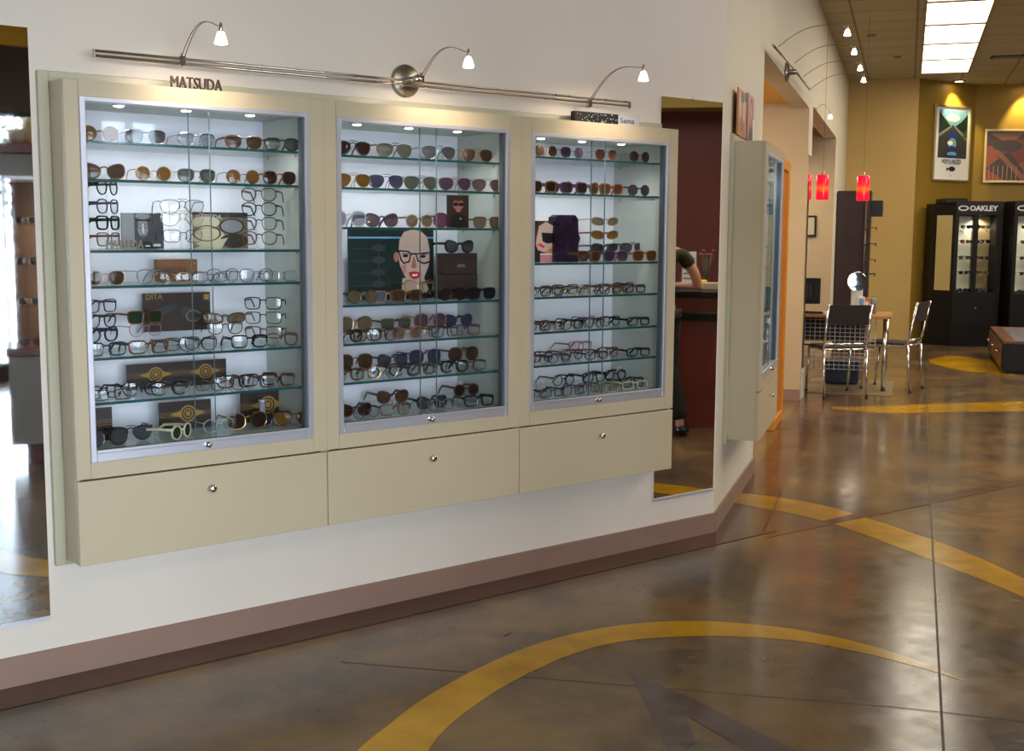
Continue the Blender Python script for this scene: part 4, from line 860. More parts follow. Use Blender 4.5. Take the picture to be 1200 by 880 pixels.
t = thing('spotlight', 'single wire-armed glass spotlight at the corner between the two openings', 'light', (5.75, 0, a_[2]), SIDE)
mb = MB(); mb.lathe([(.02, 0), (.02, -.02), (.0001, -.024)], (5.75, 0, a_[2]), M_STEEL, 14, (0, 1, 0)); mb.build('bracket', t)
lamp_head(t, a_, (b_[0], b_[1], b_[2]), SIDE, 10, (b_[0]+.2, b_[1]-.2, 0))
# small photos on top of the angled case
for s0, s1, zt, lb, arr in ((.27, .60, 2.245, 'small warm photo of two faces standing on top of the angled display case', 0), (.66, .95, 2.26, 'narrow pink photo of a dark-haired woman standing on top of the angled display case', 1)):
    p = Panel(s1-s0, zt-2.012, K['org'] if arr == 0 else K['pink'])
    if arr == 0: p.rect(0, 0, .08, 1, K['hair']).ell(.3, .62, .17, .30, K['skin']).ell(.72, .60, .18, .34, K['skin']).ell(.5, .85, .2, .14, K['hair']).ell(.88, .9, .16, .12, K['hair']).rect(.44, .1, .54, .7, K['hair']).ell(.3, .2, .12, .2, K['gold']).ell(.74, .16, .14, .2, K['skd'])
    else: p.rect(0, 0, .10, 1, K['choc']).ell(.55, .66, .18, .30, K['hair']).ell(.52, .64, .11, .20, K['skin']).poly([(.2, 0), (.35, .42), (.7, .42), (.95, 0)], K['dk']).ell(.48, .42, .1, .14, K['org']).rect(.82, 0, 1, .5, K['wh'])
    p.place('photo_panel', lb, 'photo', (s0, -.030, 2.0115), 0, 0, SIDE)

# ================================================================== MIRRORS
def wall_mirror(x0, x1, z0, z1, label, clip_x):
    t = thing('wall_mirror', label, 'mirror', ((x0+x1)/2, D, z0))
    mb = MB(); mb.box(x0, x1, D-.006, D-.001, z0, z1, M_MIRROR); mb.build('mirror_glass', t)
    mb = MB(); mb.box(x0-.002, x1+.002, D-.010, D-.0005, z0-.008, z0+.004, M_ALU, .001); mb.build('bottom_channel', t)
    mb = MB(); mb.box(clip_x-.010, clip_x+.010, D-.010, D-.001, z1-.014, z1+.012, M_ACRYL, .002); mb.tube([(clip_x, D-.012, z1+.004), (clip_x, D-.009, z1+.004)], .004, M_CHROME, 8); mb.build('mirror_clip', t)
wall_mirror(.55, 1.283, .212, 2.139, 'tall frameless wall mirror at the left edge reflecting the bright storefront', .9)
wall_mirror(4.152, 4.577, .226, 2.138, 'tall narrow wall mirror right of the cases reflecting a maroon counter', 4.365)

# ================================================================== FAR END OF THE ROOM
def wall_panel(c00, c10, h, th=.03):
    """board on a wall: c00, c10 = lower corners in SIDE coordinates (left, right as seen)"""
    pass
def oriented(a_, b_):
    a_, b_ = SIDE(a_[0], a_[1], 0), SIDE(b_[0], b_[1], 0); d = b_-a_; return math.atan2(d.y, d.x), d.length
def on_wall(px, py, p, q):
    """SIDE-frame point where a pixel meets the vertical plane through p and q (SIDE xy)"""
    P, Q = SIDE(p[0], p[1], 0), SIDE(q[0], q[1], 0); d = (Q-P).normalized(); n = V((d.y, -d.x, 0)); return on_plane(px, py, n, n.dot(P))
def hung(quad, p, q, make, name, label, cat, out=.012):
    tl, tr, br, bl = [on_wall(a, b, p, q) for a, b in quad]
    x = (tl+bl)/2; w_ = ((tr+br)/2-(tl+bl)/2); w_.z = 0; wd = w_.length; zb = (bl.z+br.z)/2; h = (tl.z+tr.z)/2-zb
    rz = math.atan2(w_.y, w_.x); nrm = V((math.sin(rz), -math.cos(rz), 0))
    pn = make(wd, h); loc = x+nrm*(out+.006); loc.z = zb
    o = bpy.data.objects.new(name, pn.mb.mesh(name)); COL.objects.link(o); o.location = loc; o.rotation_euler = (0, 0, rz); tag(o, label, cat); return o, wd, h
def frame_child(o, wd, h, m, t=.03, d=.02):
    mb = MB()
    for a_, b_, c_, e_ in ((-t, wd+t, -t, 0), (-t, wd+t, h, h+t), (-t, 0, 0, h), (wd, wd+t, 0, h)): mb.box(a_, b_, -d*.6, d*.4, c_, e_, m, .003)
    c = bpy.data.objects.new('frame', mb.mesh('frame')); COL.objects.link(c); c.parent = o
def mk_road(w_, h):
    p = Panel(w_, h, K['wh']); p.rect(.09, .30, .93, .97, K['teal']).rect(.09, .72, .93, .97, K['blue']).ell(.5, .86, .2, .05, K['wh'])
    p.poly([(.09, .62), (.09, .94), (.20, .88), (.46, .73), (.46, .68)], K['teal']).poly([(.54, .68), (.54, .73), (.76, .82), (.93, .92), (.93, .6)], K['teal'])
    p.poly([(.09, .30), (.93, .30), (.93, .56), (.52, .76), (.48, .76), (.09, .6)], K['dk']).poly([(.09, .58), (.09, .63), (.47, .76), (.48, .74)], K['gr']).poly([(.93, .54), (.93, .60), (.53, .76), (.52, .74)], K['gr']).poly([(.8, .6), (.93, .58), (.93, .7), (.84, .68)], K['grn'])
    p.ell(.50, .60, .16, .085, K['nav']).ell(.50, .50, .12, .08, K['blue']).ell(.44, .51, .08, .03, K['wh']).ell(.5, .42, .13, .05, K['nav']).ell(.5, .36, .14, .03, K['blue']).rect(.34, .30, .68, .34, K['nav'])
    p.text('HDPOLARIZED', .5, .232, h*.070, K['nav'], 'CENTER', .86, .0012*2).rect(.30, .215, .74, .225, K['gr']).ell(.52, .15, .10, .035, K['pur']).poly([(.36, .17), (.45, .15), (.36, .12)], K['pur']).text('OX', .5, .045, h*.03, K['dk'], 'CENTER')
    return p
K['bro'] = pr('tan_brown', (128, 80, 52)); K['brk'] = pr('brick', (110, 44, 34))
M_PFRAME = mat('pewter_frame', (176, 160, 132), .3, .7)
o, wd, h = hung([(1098, 125), (1136.5, 128), (1132, 211), (1091, 210)], OL[0], OL[1], mk_road, 'framed_poster', 'tall white-bordered poster of a blue motorcyclist on a road, on the olive wall', 'poster')
frame_child(o, wd, h, M_PFRAME)
def mk_rust(w_, h):
    p = Panel(w_, h, K['rust']); p.rect(0, .7, 1, 1, K['hair']).poly([(.05, .95), (.5, .99), (.3, .72)], K['bro']).ell(.35, .58, .22, .26, K['brk']).ell(.28, .70, .2, .12, K['choc']).ell(.75, .72, .14, .22, K['choc']).poly([(0, .25), (.3, .6), (.5, .2), (.5, 0), (.25, 0)], K['choc']).poly([(.1, .6), (.16, .62), (.55, .05), (.48, .0)], K['bro']).poly([(.55, .0), (.6, .5), (.85, .55), (.95, 0)], K['rust']).poly([(.66, .1), (.7, .42), (.85, .4), (.88, .1)], K['bro'])
    for k in range(7): p.rect(.04+.06*k, .02, .05+.06*k, .3, K['skd'])
    return p
q2 = [(1154, 156), (1242, 153), (1241, 212), (1152, 212)]
o, wd, h = hung(q2, OL[1], OL[2], mk_rust, 'framed_poster', 'wide red-brown picture in a pale frame at the right edge, on the olive wall', 'poster', .09)
frame_child(o, wd, h, mat('cream_frame', (206, 186, 150), .4), .03)

# tall black showcases
def showcase(px0, pxm, px1, pyb, label, group, word=True, mirror=True, wide=None):
    a_ = at_z(px0, pyb); b_ = at_z(px1, pyb+.5); d = b_-a_; rz = math.atan2(d.y, d.x); W_ = d.length; fr = Frame(a_, rz)
    t = thing('display_cabinet', label, 'cabinet', (W_/2, 0, 0), fr, group); H = 1.97; m0 = (at_z(pxm, pyb+.25)-a_).length
    mb = MB(); mb.box(m0, W_, 0, .45, 0, .74, M_BLACK, .005); mb.box(m0, W_, .0, .45, 1.78, H, M_BLACK, .005)
    mb.box(m0, m0+.05, 0, .45, .74, 1.78, M_BLACK); mb.box(W_-.09, W_, 0, .45, .74, 1.78, M_BLACK); mb.box(m0+.05, W_-.09, .43, .45, .74, 1.78, M_BLACK)
    mb.box(m0+.25, m0+.32, .012, .04, .74, 1.78, M_BLACK)
    mb.box(m0+.05, m0+.30, .22, .24, .76, 1.77, M_LBACK); mb.box(m0+.30, W_-.09, .22, .24, .76, 1.77, mat('pane_reflection_tan', (128, 108, 70), .5)); mb.build('cabinet_body', t)  # tan half of the back: olive wall's reflection in the pane painted on
    mb = MB(); mb.box(m0+.05, W_-.09, .002, .008, .74, 1.78, M_GLASS); dd = mb.build('glass_door', t)
    mb = MB(); mb.ball((m0+(W_-m0)*.5, -.01, .52), .014, M_STEEL, 10); mb.build('knob', t)
    for k, z in enumerate((.98, 1.18, 1.40, 1.60)):
        mb = MB(); mb.box(m0+.055, W_-.095, .045, .215, z-.006, z, M_SHELF); mb.build('glass_shelf', t)
    if mirror:
        # canted wing with a long mirror
        mb = MB(); q = [(m0, 0), (m0, .60), (m0*.45, .60), (m0*.45, m0*.8)]
        mb.prism([(x, y) for x, y in q][::-1], M_BLACK, lambda u, v, dd_: fr0(u, v, dd_), H-.03); mb.build('side_wing', t)
        mb = MB(); A_ = V((m0, 0, 0)); d_m = (V((m0*.45, m0*.8, 0))-A_).normalized(); n_m = V((-abs(d_m.y), -abs(d_m.x), 0)); L_ = math.hypot(m0*.55, m0*.8)
        c_m = [A_+d_m*.04+n_m*.001, A_+d_m*(L_-.06)+n_m*.001, A_+d_m*(L_-.06)+n_m*.006, A_+d_m*.04+n_m*.006]
        mb.prism([(p.x, p.y) for p in c_m], M_TINT, lambda u, v, dd_: V((u, v, .76+dd_)), 1.02); mb.build('mirror_panel', t)
        mb = MB(); mb.box(m0*.6, m0+.16, .02, .40, H-.03, H+.035, M_BLACK, .01); mb.build('top_cap', t)
    mb = MB()
    if word:
        for k in range(1):
            n = 28; vs = []
            for i in range(n):
                an = 2*PI*i/n
                for q in (1, .58): vs.append((m0+.10+.062*q**.6*math.cos(an)*1.15, -.003, 1.875+.036*q*math.sin(an)))
            mb.add(vs, [(2*i, (2*i+2) % (2*n), (2*i+3) % (2*n), 2*i+1) for i in range(n)], K['lg'])
        text_mesh('OAKLEY', .098, .004, lambda u, v, d_: (m0+.185+u, -.006+d_, 1.842+v), K['lg'], mb, 'LEFT', 1.02, .003)
        mb.build('sign_letters', t)
    for sp in (1.0, 1.5): pass
    spot('cabinet_lamp', fr(m0+.40, .12, 1.765), fr(m0+.35, .16, 1.0), 14, (1, .93, .8), 2.4, .8, .02)
    return t, fr, m0, W_
def fr0(u, v, d_): return V((u, v, d_+.0))
M_LBACK = mat('showcase_lit_back', (214, 206, 184), .6)
M_TINT = mat('tinted_mirror', (226, 214, 160), .06, 1)
t1, fr1, m1, W1 = showcase(1082, 1113, 1168, 405.5, 'tall black eyewear cabinet with white lettering and a long side mirror', 'tall black eyewear cabinets')
t2, fr2, m2_, W2 = showcase(1178, 1179, 1236, 408, 'tall black eyewear cabinet cut off by the right edge of the photo', 'tall black eyewear cabinets', True, False)
def tiny(fr, m0, W_, zs, per, which):
    for zi, z in enumerate(zs):
        for k in range(per):
            x = m0+.10+(W_-m0-.24)*(k+.5)/per
            if abs(x-(m0+.335)) < .10 and False: continue
            eyewear(['way', 'square', 'aviator'][(k+zi) % 3], 'mid', ['blk', 'gun', 'tort', 'blk'][(k*2+zi) % 4], ['blk', 'dkb', 'gry', 'org'][(k+zi) % 4], (x, .065, z+.0005), random.uniform(-.2, .2),
                    '%s sunglasses, %s from left on %s shelf of %s black cabinet' % (['black', 'gunmetal', 'tortoiseshell', 'dark'][(k*2+zi) % 4], ORD[k], ['lowest', 'second lowest', 'third lowest', 'second highest', 'top'][zi], which), 'sunglasses in the %s black cabinet' % which, frame=fr)
tiny(fr1, m1, W1, (.741, .98, 1.18, 1.40, 1.60), 3, 'lettered')
tiny(fr2, m2_, W2, (.741, .98, 1.18, 1.40, 1.60), 2, 'right-hand')

# low black table with drawers at the right edge
c_ = at_z(1174, 438); s0, y0, _ = to_side(c_); y0b = y0
t = thing('drawer_table', 'low black and brown table with chrome handles and reflective glass top at the right edge', 'table', (s0+1.1, y0-.55, 0), SIDE)
sL, sH = s0, s0+2.3; yl, yrr = y0, y0-1.15; ht = .36
mb = MB(); mb.box(sL, sH, yrr, yl, .03, ht-.03, M_BLACK, .005); mb.box(sL+.04, sH-.04, yrr+.04, yl-.04, 0, .03, M_BLACK); mb.build('body', t)
M_BRN = mat('brown_veneer', (96, 64, 42), .35, noise=.15, nscale=5)
mb = MB()
for a_, b_, c1_, d_ in ((sL, sH, yl-.13, yl), (sL, sH, yrr, yrr+.13), (sL, sL+.06, yrr+.13, yl-.13), (sH-.13, sH, yrr+.13, yl-.13)): mb.box(a_, b_, c1_, d_, ht-.03, ht, M_BRN, .002)
mb.build('top_rim', t)
mb = MB(); mb.box(sL+.06, sH-.13, yrr+.13, yl-.13, ht-.012, ht-.004, mat('table_glass', (176, 168, 172), .08, .3)); mb.build('glass_top', t)
for k in range(3):
    a_ = sL+.05+k*.75; mb = MB(); mb.box(a_, a_+.70, yl-.001, yl+.016, .06, ht-.05, M_BRN, .003); dr = mb.build('drawer', t)
    mb = MB(); mb.tube([(a_+.20, yl+.016, .23), (a_+.20, yl+.05, .23), (a_+.50, yl+.05, .23), (a_+.50, yl+.016, .23)], .008, M_CHROME, 8); mb.build('handle', dr)

# dark tower at the end of the angled wall
mb = MB(); sT = 10.0
t = thing('display_tower', 'tall dark maroon display tower behind the desk below a red pendant lamp', 'display tower', (sT+.2, -.2, 0), SIDE)
mb.box(sT, sT+.5, -.42, .0-.01, 0, 2.06, M_WOODDK, .005); mb.build('tower_body', t)
mb = MB(); mb.box(sT+.05, sT+.35, -.56, -.42, 1.74, 1.94, M_BLK, .005); mb.build('side_box', t)
mb = MB(); mb.tube([(sT-.02, -.36, .3), (sT-.02, -.36, 1.98)], .018, mat('dull_post', (84, 66, 62), .3, .4), 10); mb.build('pole', t)
for k, z in enumerate((1.56, 1.36, 1.16, .98)):
    eyewear('way', 'thick', 'blk' if k % 2 else 'tort', 'dkb', (sT+.02, -.50, z), 0, 'dark sunglasses on the side of the maroon tower, %s from top' % ORD[k], 'sunglasses on the maroon tower', frame=SIDE)
    mb = MB(); mb.box(sT, sT+.10, -.46, -.42, z+.02, z+.03, M_STEEL); mb.build('peg', t)
# red pendants
def pendant(px, pyt, pyb, s, label, zceil=HC):
    b_ = at_s(px, pyb, s); tt = at_s(px, pyt, s); z0, z1 = b_[2], tt[2]; x, y = s, b_[1]
    t = thing('pendant_lamp', label, 'pendant lamp', (x, y, z0), SIDE, 'red glass pendants')
    mb = MB(); R_ = .062; mb.lathe([(R_*.96, z0), (R_, z0+.01), (R_, z1-.012), (R_*.9, z1), (.012, z1), (.012, z1-.006), (R_*.86, z1-.008), (R_*.94, z1-.02), (R_*.93, z0)], (x, y, 0), M_REDG, 24); mb.build('glass_shade', t)
    mb = MB(); mb.tube([(x, y, z1), (x, y, zceil-.01)], .0012, M_BLK, 5); mb.build('cord', t)
    mb = MB(); mb.lathe([(.014, z1-.06), (.014, z1+.03), (.006, z1+.04), (.0001, z1+.04)], (x, y, 0), M_STEEL, 12); mb.build('socket', t)
    mb = MB(); mb.ball((x, y, (z0+z1)/2), .024, M_BULB, 12, (1, 1, 1.3)); mb.build('bulb', t)
m = bpy.data.materials.new('red_glass'); m.use_nodes = True; nt = m.node_tree; b = nt.nodes['Principled BSDF']; M_REDG = m
tc = nt.nodes.new('ShaderNodeTexCoord'); sx = nt.nodes.new('ShaderNodeSeparateXYZ'); nz = nt.nodes.new('ShaderNodeTexNoise'); nz.inputs['Scale'].default_value = 14; nz.inputs['Detail'].default_value = 5
ad = nt.nodes.new('ShaderNodeMath'); ad.operation = 'MULTIPLY_ADD'; ad.inputs[1].default_value = .05; nt.links.new(nz.outputs['Fac'], ad.inputs[0]); nt.links.new(sx.outputs['Z'], ad.inputs[2])
rp = nt.nodes.new('ShaderNodeValToRGB'); e = rp.color_ramp.elements; e[0].position = .0; e[0].color = lin((236, 10, 50))+(1,); e[1].position = .25; e[1].color = lin((236, 10, 50))+(1,)
for pos, c in ((.09, (240, 24, 40)), (.14, (255, 96, 30)), (.18, (244, 30, 40))): k_ = e.new(pos); k_.color = lin(c)+(1,)
nt.links.new(tc.outputs['Object'], sx.inputs[0]); nt.links.new(tc.outputs['Object'], nz.inputs['Vector']); nt.links.new(ad.outputs[0], rp.inputs[0])
nt.links.new(rp.outputs[0], b.inputs['Base Color']); nt.links.new(rp.outputs[0], b.inputs['Emission Color']); b.inputs['Emission Strength'].default_value = .75; b.inputs['Roughness'].default_value = .15
pendant(1011, 206, 235, 6.6, 'red glass cylinder pendant lamp in front of the mustard wall')
pendant(963.5, 205, 234, 6.6, 'red glass cylinder pendant lamp in the second opening, the fully visible one')
pendant(943.5, 205, 234, 6.9, 'red glass cylinder pendant lamp half hidden behind the end of the beige wall', 2.8)
# picture on the far beige wall
a_ = at_s(951.5, 265, 9.4)
mb = MB(); x = 9.4
t = thing('picture_frame', 'small dark framed picture on the beige wall in the second opening', 'picture', (9.4, a_[1], a_[2]), SIDE)
mb.box(9.375, 9.398, a_[1]-.055, a_[1]+.10, a_[2]-.13, a_[2]+.13, M_BLK, .003); mb.build('frame', t)
mb = MB(); mb.box(9.372, 9.376, a_[1]-.03, a_[1]+.075, a_[2]-.105, a_[2]+.105, K['sl']); mb.build('print', t)

# ================================================================== DESK AND CHAIRS
DX0, DX1, DY0, DY1, DZ = 6.02, 6.72, -.76, .55, .74
t = thing('desk', 'wood-topped desk with chrome legs and white wire grid panel by the openings', 'desk', ((DX0+DX1)/2, -.1, 0), SIDE)
mb = MB(); mb.box(DX0, DX1, DY0, DY1, DZ-.032, DZ, M_TAN, .004); mb.build('desktop', t)
for x, y in ((DX0+.10, DY0+.05), (DX1-.06, DY0+.05), (DX0+.10, DY1-.06), (DX1-.06, DY1-.06)):
    mb = MB(); mb.tube([(x, y, .006), (x, y, DZ-.032)], .024, M_CHROME, 14); mb.lathe([(.03, .006), (.03, .012), (.024, .014)], (x, y, 0), M_BLK, 14); mb.build('leg', t)
M_GRID = mat('white_wire', (206, 206, 208), .3, .4)
mb = MB(); xg = DX0+.14
for k in range(13): z = .20+k*.040; mb.tube([(xg, DY0+.14, z), (xg, DY1-.03, z)], .0032, M_GRID, 5)
for k in range(25): y = DY0+.14+k*(DY1-.03-DY0-.14)/24; mb.tube([(xg+.004, y, .19), (xg+.004, y, .69)], .0026 if k % 4 else .004, M_GRID, 5)
mb.tube([(xg, DY0+.14, .43), (xg, DY1-.03, .43)], .006, M_BLK, 6)
mb.build('wire_grid_panel', t)
mb = MB(); mb.box(DX1-.2, DX1-.18, DY0+.30, DY1-.1, .44, .70, M_BLK, .004); mb.build('cable_tray', t)
mb = MB(); mb.box(5.79, 7.0, -.80, .02, .0012, .0075, mat('floor_mat_vinyl', (132, 118, 92), .3)); single('floor_mat', mb, 'thin vinyl chair mat on the floor under the desk', 'mat', (5.79, .02, .0012), SIDE)
a_ = at_z(978, 446); b_ = at_z(1011, 443.5); sa, ya, _ = to_side(a_); sb, yb_, _ = to_side(b_)
mb = MB(); M_BIN = mat('navy_plastic', (38, 48, 74), .45); xx = 6.55
mb.box(xx, xx+.26, -.46, -.14, .009, .235, M_BIN, .012); mb.box(xx-.01, xx+.27, -.47, -.13, .215, .24, M_BIN, .006); single('storage_bin', mb, 'dark navy plastic bin under the desk behind the wire grid', 'bin', (xx, -.30, .009), SIDE)
def dsk(px, py, x): q = at_s(px, py, x); return q
# monitor, its back to us
q = dsk(951, 345, 6.30); y = q[1]
t = thing('monitor', 'black computer monitor seen from behind at the left end of the desk', 'monitor', (6.30, y, DZ), SIDE)
mb = MB(); mb.box(6.28, 6.31, y-.085, y+.32, DZ+.085, DZ+.34, M_BLK, .006); mb.box(6.262, 6.28, y-.03, y+.26, DZ+.12, DZ+.30, M_BLK, .01)
for k in range(6): mb.box(6.260, 6.2625, y+.0+.035*k, y+.012+.035*k, DZ+.14, DZ+.28, K['dk'])
mb.build('screen_housing', t)
mb = MB(); mb.tube([(6.32, y+.10, DZ+.01), (6.32, y+.10, DZ+.12)], .018, M_BLK, 10); mb.lathe([(.10, .001), (.10, .010), (.03, .016)], (6.32, y+.10, DZ), M_BLK, 20); mb.build('stand', t)
q = dsk(952, 369, 6.13)
mb = MB(); mb.box(6.07, 6.20, q[1]-.10, q[1]+.30, DZ+.001, DZ+.016, M_BLK, .004)
for i in range(4):
    for j in range(12): mb.box(6.078+.03*i, 6.10+.03*i, q[1]-.09+.031*j, q[1]-.066+.031*j, DZ+.016, DZ+.021, K['dk'])
single('keyboard', mb, 'black keyboard lying on the desk in front of the monitor back', 'keyboard', (6.07, q[1], DZ+.001), SIDE)
# round table mirror on a stand, brochure holder, small things
q = dsk(1004.5, 330, 6.25)
t = thing('table_mirror', 'round chrome vanity mirror on a white stand on the desk', 'mirror', (6.27, q[1], DZ), SIDE)
mb = MB(); c_ = (6.25, q[1], q[2]); ax = V((-.94, -.27, .06)); mb.lathe([(.092, -.006), (.098, 0), (.092, .006)], c_, M_CHROME, 28, ax); mb.lathe([(.090, -.001), (.090, .0075)], c_, M_MIRROR, 28, ax, False); mb.build('mirror_head', t)
mb = MB(); mb.box(6.26, 6.30, q[1]-.055, q[1]+.055, DZ+.001, q[2]-.07, M_WHITE, .008); mb.tube([(6.28, q[1], q[2]-.08), (6.262, q[1], q[2]-.005)], .008, M_CHROME, 8); mb.build('stand', t)
mb = MB(); yq = dsk(1008, 350, 6.2)[1]; mb.box(6.18, 6.20, yq-.045, yq+.02, DZ+.001, DZ+.17, K['wh'], .002); mb.box(6.178, 6.18, yq-.035, yq+.01, DZ+.05, DZ+.15, K['blue']); single('brochure_holder', mb, 'small white brochure holder with a blue leaflet leaning by the mirror stand', 'brochure holder', (6.19, yq, DZ+.001), SIDE)
q = dsk(1016, 350, 6.25); mb = MB(); mb.box(6.24, 6.26, q[1]-.03, q[1]+.03, DZ+.03, DZ+.16, K['org'], .003); mb.ball((6.238, q[1], DZ+.10), .018, K['wh'], 8, (.2, 1, 1.2)); mb.box(6.22, 6.28, q[1]-.03, q[1]+.03, DZ+.001, DZ+.03, K['gr'], .003); single('card_display', mb, 'small orange card display on the desk right of the mirror', 'card', (6.25, q[1], DZ+.001), SIDE)
q = dsk(1022, 350, 6.35); mb = MB(); mb.lathe([(.04, .001), (.045, .02), (.045, .14), (.03, .15), (.0001, .15)], (6.35, q[1], DZ), mat('grey_plastic', (110, 112, 116), .4), 16); single('dispenser', mb, 'small grey rounded container at the right end of the desk things', 'container', (6.35, q[1], DZ+.001), SIDE)
for i, (px, py, w_, d_, c_, lb) in enumerate(((970, 369, .22, .16, K['wh'], 'white papers lying on the desk right of the keyboard'), (985, 367, .16, .12, K['org'], 'orange leaflet lying on the desk between papers and mirror stand'))):
    q = dsk(px, py, 6.22+.1*i); mb = MB(); mb.box(6.14+.08*i, 6.14+.08*i+d_, q[1]-w_/2, q[1]+w_/2, DZ+.001, DZ+.005, c_)
    for j in range(4): mb.box(6.15+.08*i+.03*j, 6.155+.08*i+.03*j, q[1]-w_*.4, q[1]+w_*.4, DZ+.005, DZ+.0055, K['gr'])
    single('papers', mb, lb, 'papers', (6.14+.08*i, q[1], DZ+.001), SIDE)

def chair(s, y, rz, label):
    fr = Frame(SIDE(s, y, 0), AZ+rz); t = thing('chrome_chair', label, 'chair', (0, 0, 0), fr, 'chrome chairs at the desk')
    # local: +x is forward, chair 0.42 wide along y, 0.44 deep
    hw = .205; r = .012
    for sg in (-1, 1):
        mb = MB(); mb.tube([(-.24, sg*hw, .004), (-.215, sg*hw, .25), (-.20, sg*hw, .445)], r, M_CHROME, 10); mb.lathe([(.015, 0.001), (.015, .02)], (-.24, sg*hw, 0), M_BLK, 10); mb.build('leg', t)
        mb = MB(); mb.tube([(.24, sg*(hw-.0), .004), (.215, sg*hw, .25), (.20, sg*hw, .445)], r, M_CHROME, 10); mb.lathe([(.015, .001), (.015, .02)], (.24, sg*hw, 0), M_BLK, 10); mb.build('leg', t)
    mb = MB()
    for sg in (-1, 1): mb.tube([(.20, sg*hw, .445), (.0, sg*hw, .445), (-.165, sg*hw, .447), (-.195, sg*hw, .47), (-.215, sg*hw, .55), (-.275, sg*hw, .87)], r, M_CHROME, 10)
    mb.tube([(.20, -hw, .445), (.20, hw, .445)], r, M_CHROME, 10); mb.tube([(-.207, -hw, .50), (-.207, hw, .50)], r*.9, M_CHROME, 10); mb.tube([(-.19, -hw, .448), (-.19, hw, .448)], r*.8, M_CHROME, 10)
    mb.build('frame', t)
    mb = MB(); mb.box(-.17, .22, -hw+.012, hw-.012, .452, .472, mat('black_mesh_fabric', (34, 30, 32), .7), .008); mb.build('seat', t)
    mb = MB(); n = 8; vs = []
    for i in range(n+1):
        z = .68+.185*i/n; x = -.215-.060*(z-.55)/.32
        for yy in (-hw+.008, hw-.008): vs += [(x-.006, yy, z), (x+.006, yy, z)]
    fs = []
    for i in range(n):
        a = 4*i; fs += [(a, a+2, a+6, a+4), (a+1, a+5, a+7, a+3), (a, a+4, a+5, a+1), (a+2, a+3, a+7, a+6)]
    fs += [(0, 1, 3, 2), (4*n, 4*n+2, 4*n+3, 4*n+1)]; mb.add(vs, fs, mat('black_mesh_fabric', (34, 30, 32), .7)); mb.build('backrest', t)
chair(5.73, -.29, math.radians(24), 'chrome-framed black chair facing the desk, its back to the camera')
chair(6.38, -.79, math.radians(73), 'chrome-framed black chair at the right end of the desk, seen from its side')

# ================================================================== BEHIND THE CAMERA'S RIGHT: reception, seen in the narrow mirror
def mirrored(px, py, depth):
    """real place of something whose mirror image stands depth metres along the lens axis"""
    P = EYE+ray(px, py)/FOC*depth; return V((P.x, 2*D-P.y, P.z))
c_ = mirrored(806, 420, 9.45); RF = Frame((c_.x, c_.y, 0), math.radians(-42.6))   # local +x away from the mirror, +y to the image right
def rl(F_, px, py, depth): q = F_.M.inverted() @ mirrored(px, py, depth); return q
M_MAR = mat('maroon_laminate', (104, 38, 28), .35, noise=.12, nscale=3)
M_MARW = mat('maroon_wall_paint', (86, 30, 24), .6, noise=.05, nscale=2)
t = thing('reception_counter', 'maroon reception counter with black top reflected in the narrow mirror', 'counter', (.3, 0, 0), RF)
mb = MB(); mb.box(.02, .62, -2.2, 1.6, .0, 1.02, M_MAR, .004); mb.build('counter_body', t)
mb = MB(); mb.box(-.03, .66, -2.25, 1.65, 1.02, 1.065, M_BLACK, .004); mb.build('counter_top', t)
mb = MB(); mb.box(-.02, 0.02, -2.2, 1.6, .84, .90, M_BLACK, .004); mb.build('trim_band', t)
mb = MB(); mb.quad(*[RF(x, y, z) for x, y, z in ((3.0, -4.5, 0), (3.0, 3.4, 0), (3.0, 3.4, 2.72), (3.0, -4.5, 2.72))], M_MARW)
mb.quad(*[RF(x, y, z) for x, y, z in ((3.0, -4.5, 2.72), (3.0, 3.4, 2.72), (2.6, 3.4, 2.72), (2.6, -4.5, 2.72))], M_KHAKI)
mb.quad(*[RF(x, y, z) for x, y, z in ((2.6, -4.5, 2.72), (2.6, 3.4, 2.72), (2.6, 3.4, HC), (2.6, -4.5, HC))], M_KHAKI)
struct('wall_reception', mb)
q = rl(RF, 807, 312, 9.7)
mb = MB(); mb.box(.42, .44, q.y-.06, q.y+.05, 1.066, 1.36, K['wh'], .002)
for k in range(6): mb.box(.419, .42, q.y-.05, q.y+.04, 1.10+.04*k, 1.115+.04*k, K['blue'] if k > 3 else K['gr'])
single('counter_sign', mb, 'upright printed sign on the reception counter, seen in the narrow mirror', 'sign', (.43, q.y, 1.066), RF)
q = rl(RF, 820, 330, 9.6); mb = MB(); mb.box(.28, .38, q.y-.05, q.y+.05, 1.066, 1.14, mat('yellow_card', (226, 186, 30), .5), .01); single('yellow_box', mb, 'small yellow box on the reception counter beside the printed sign', 'box', (.33, q.y, 1.066), RF)
q = rl(RF, 829, 330, 9.6); mb = MB(); mb.box(.24, .40, q.y-.05, q.y+.12, 1.066, 1.12, K['sl'], .004); single('paper_stack', mb, 'cream stack of papers on the reception counter, right part of the mirror view', 'papers', (.2, q.y, 1.066), RF)
q = rl(RF, 827, 305, 9.8); t = thing('flower_vase', 'glass vase with faded pink flowers on the reception counter', 'vase', (.45, q.y, 1.066), RF)
mb = MB(); mb.lathe([(.03, 1.066), (.04, 1.10), (.03, 1.16), (.022, 1.20), (.03, 1.23)], (.45, q.y, 0), M_ACRYL, 18); mb.build('vase', t)
for k in range(5):
    a = k*1.26; P = V((.45+.05*math.cos(a), q.y+.05*math.sin(a), 1.34+.03*(k % 2))); mb = MB(); mb.tube([(.45, q.y, 1.10), tuple(P)], .003, mat('stem_green', (70, 96, 50), .6), 5); st = mb.build('stem', t)
    mb = MB(); mb.ball(P, .016, mat('petal_pink', (130, 70, 60), .7), 8, (1, 1, .7)); mb.build('blossom', st)

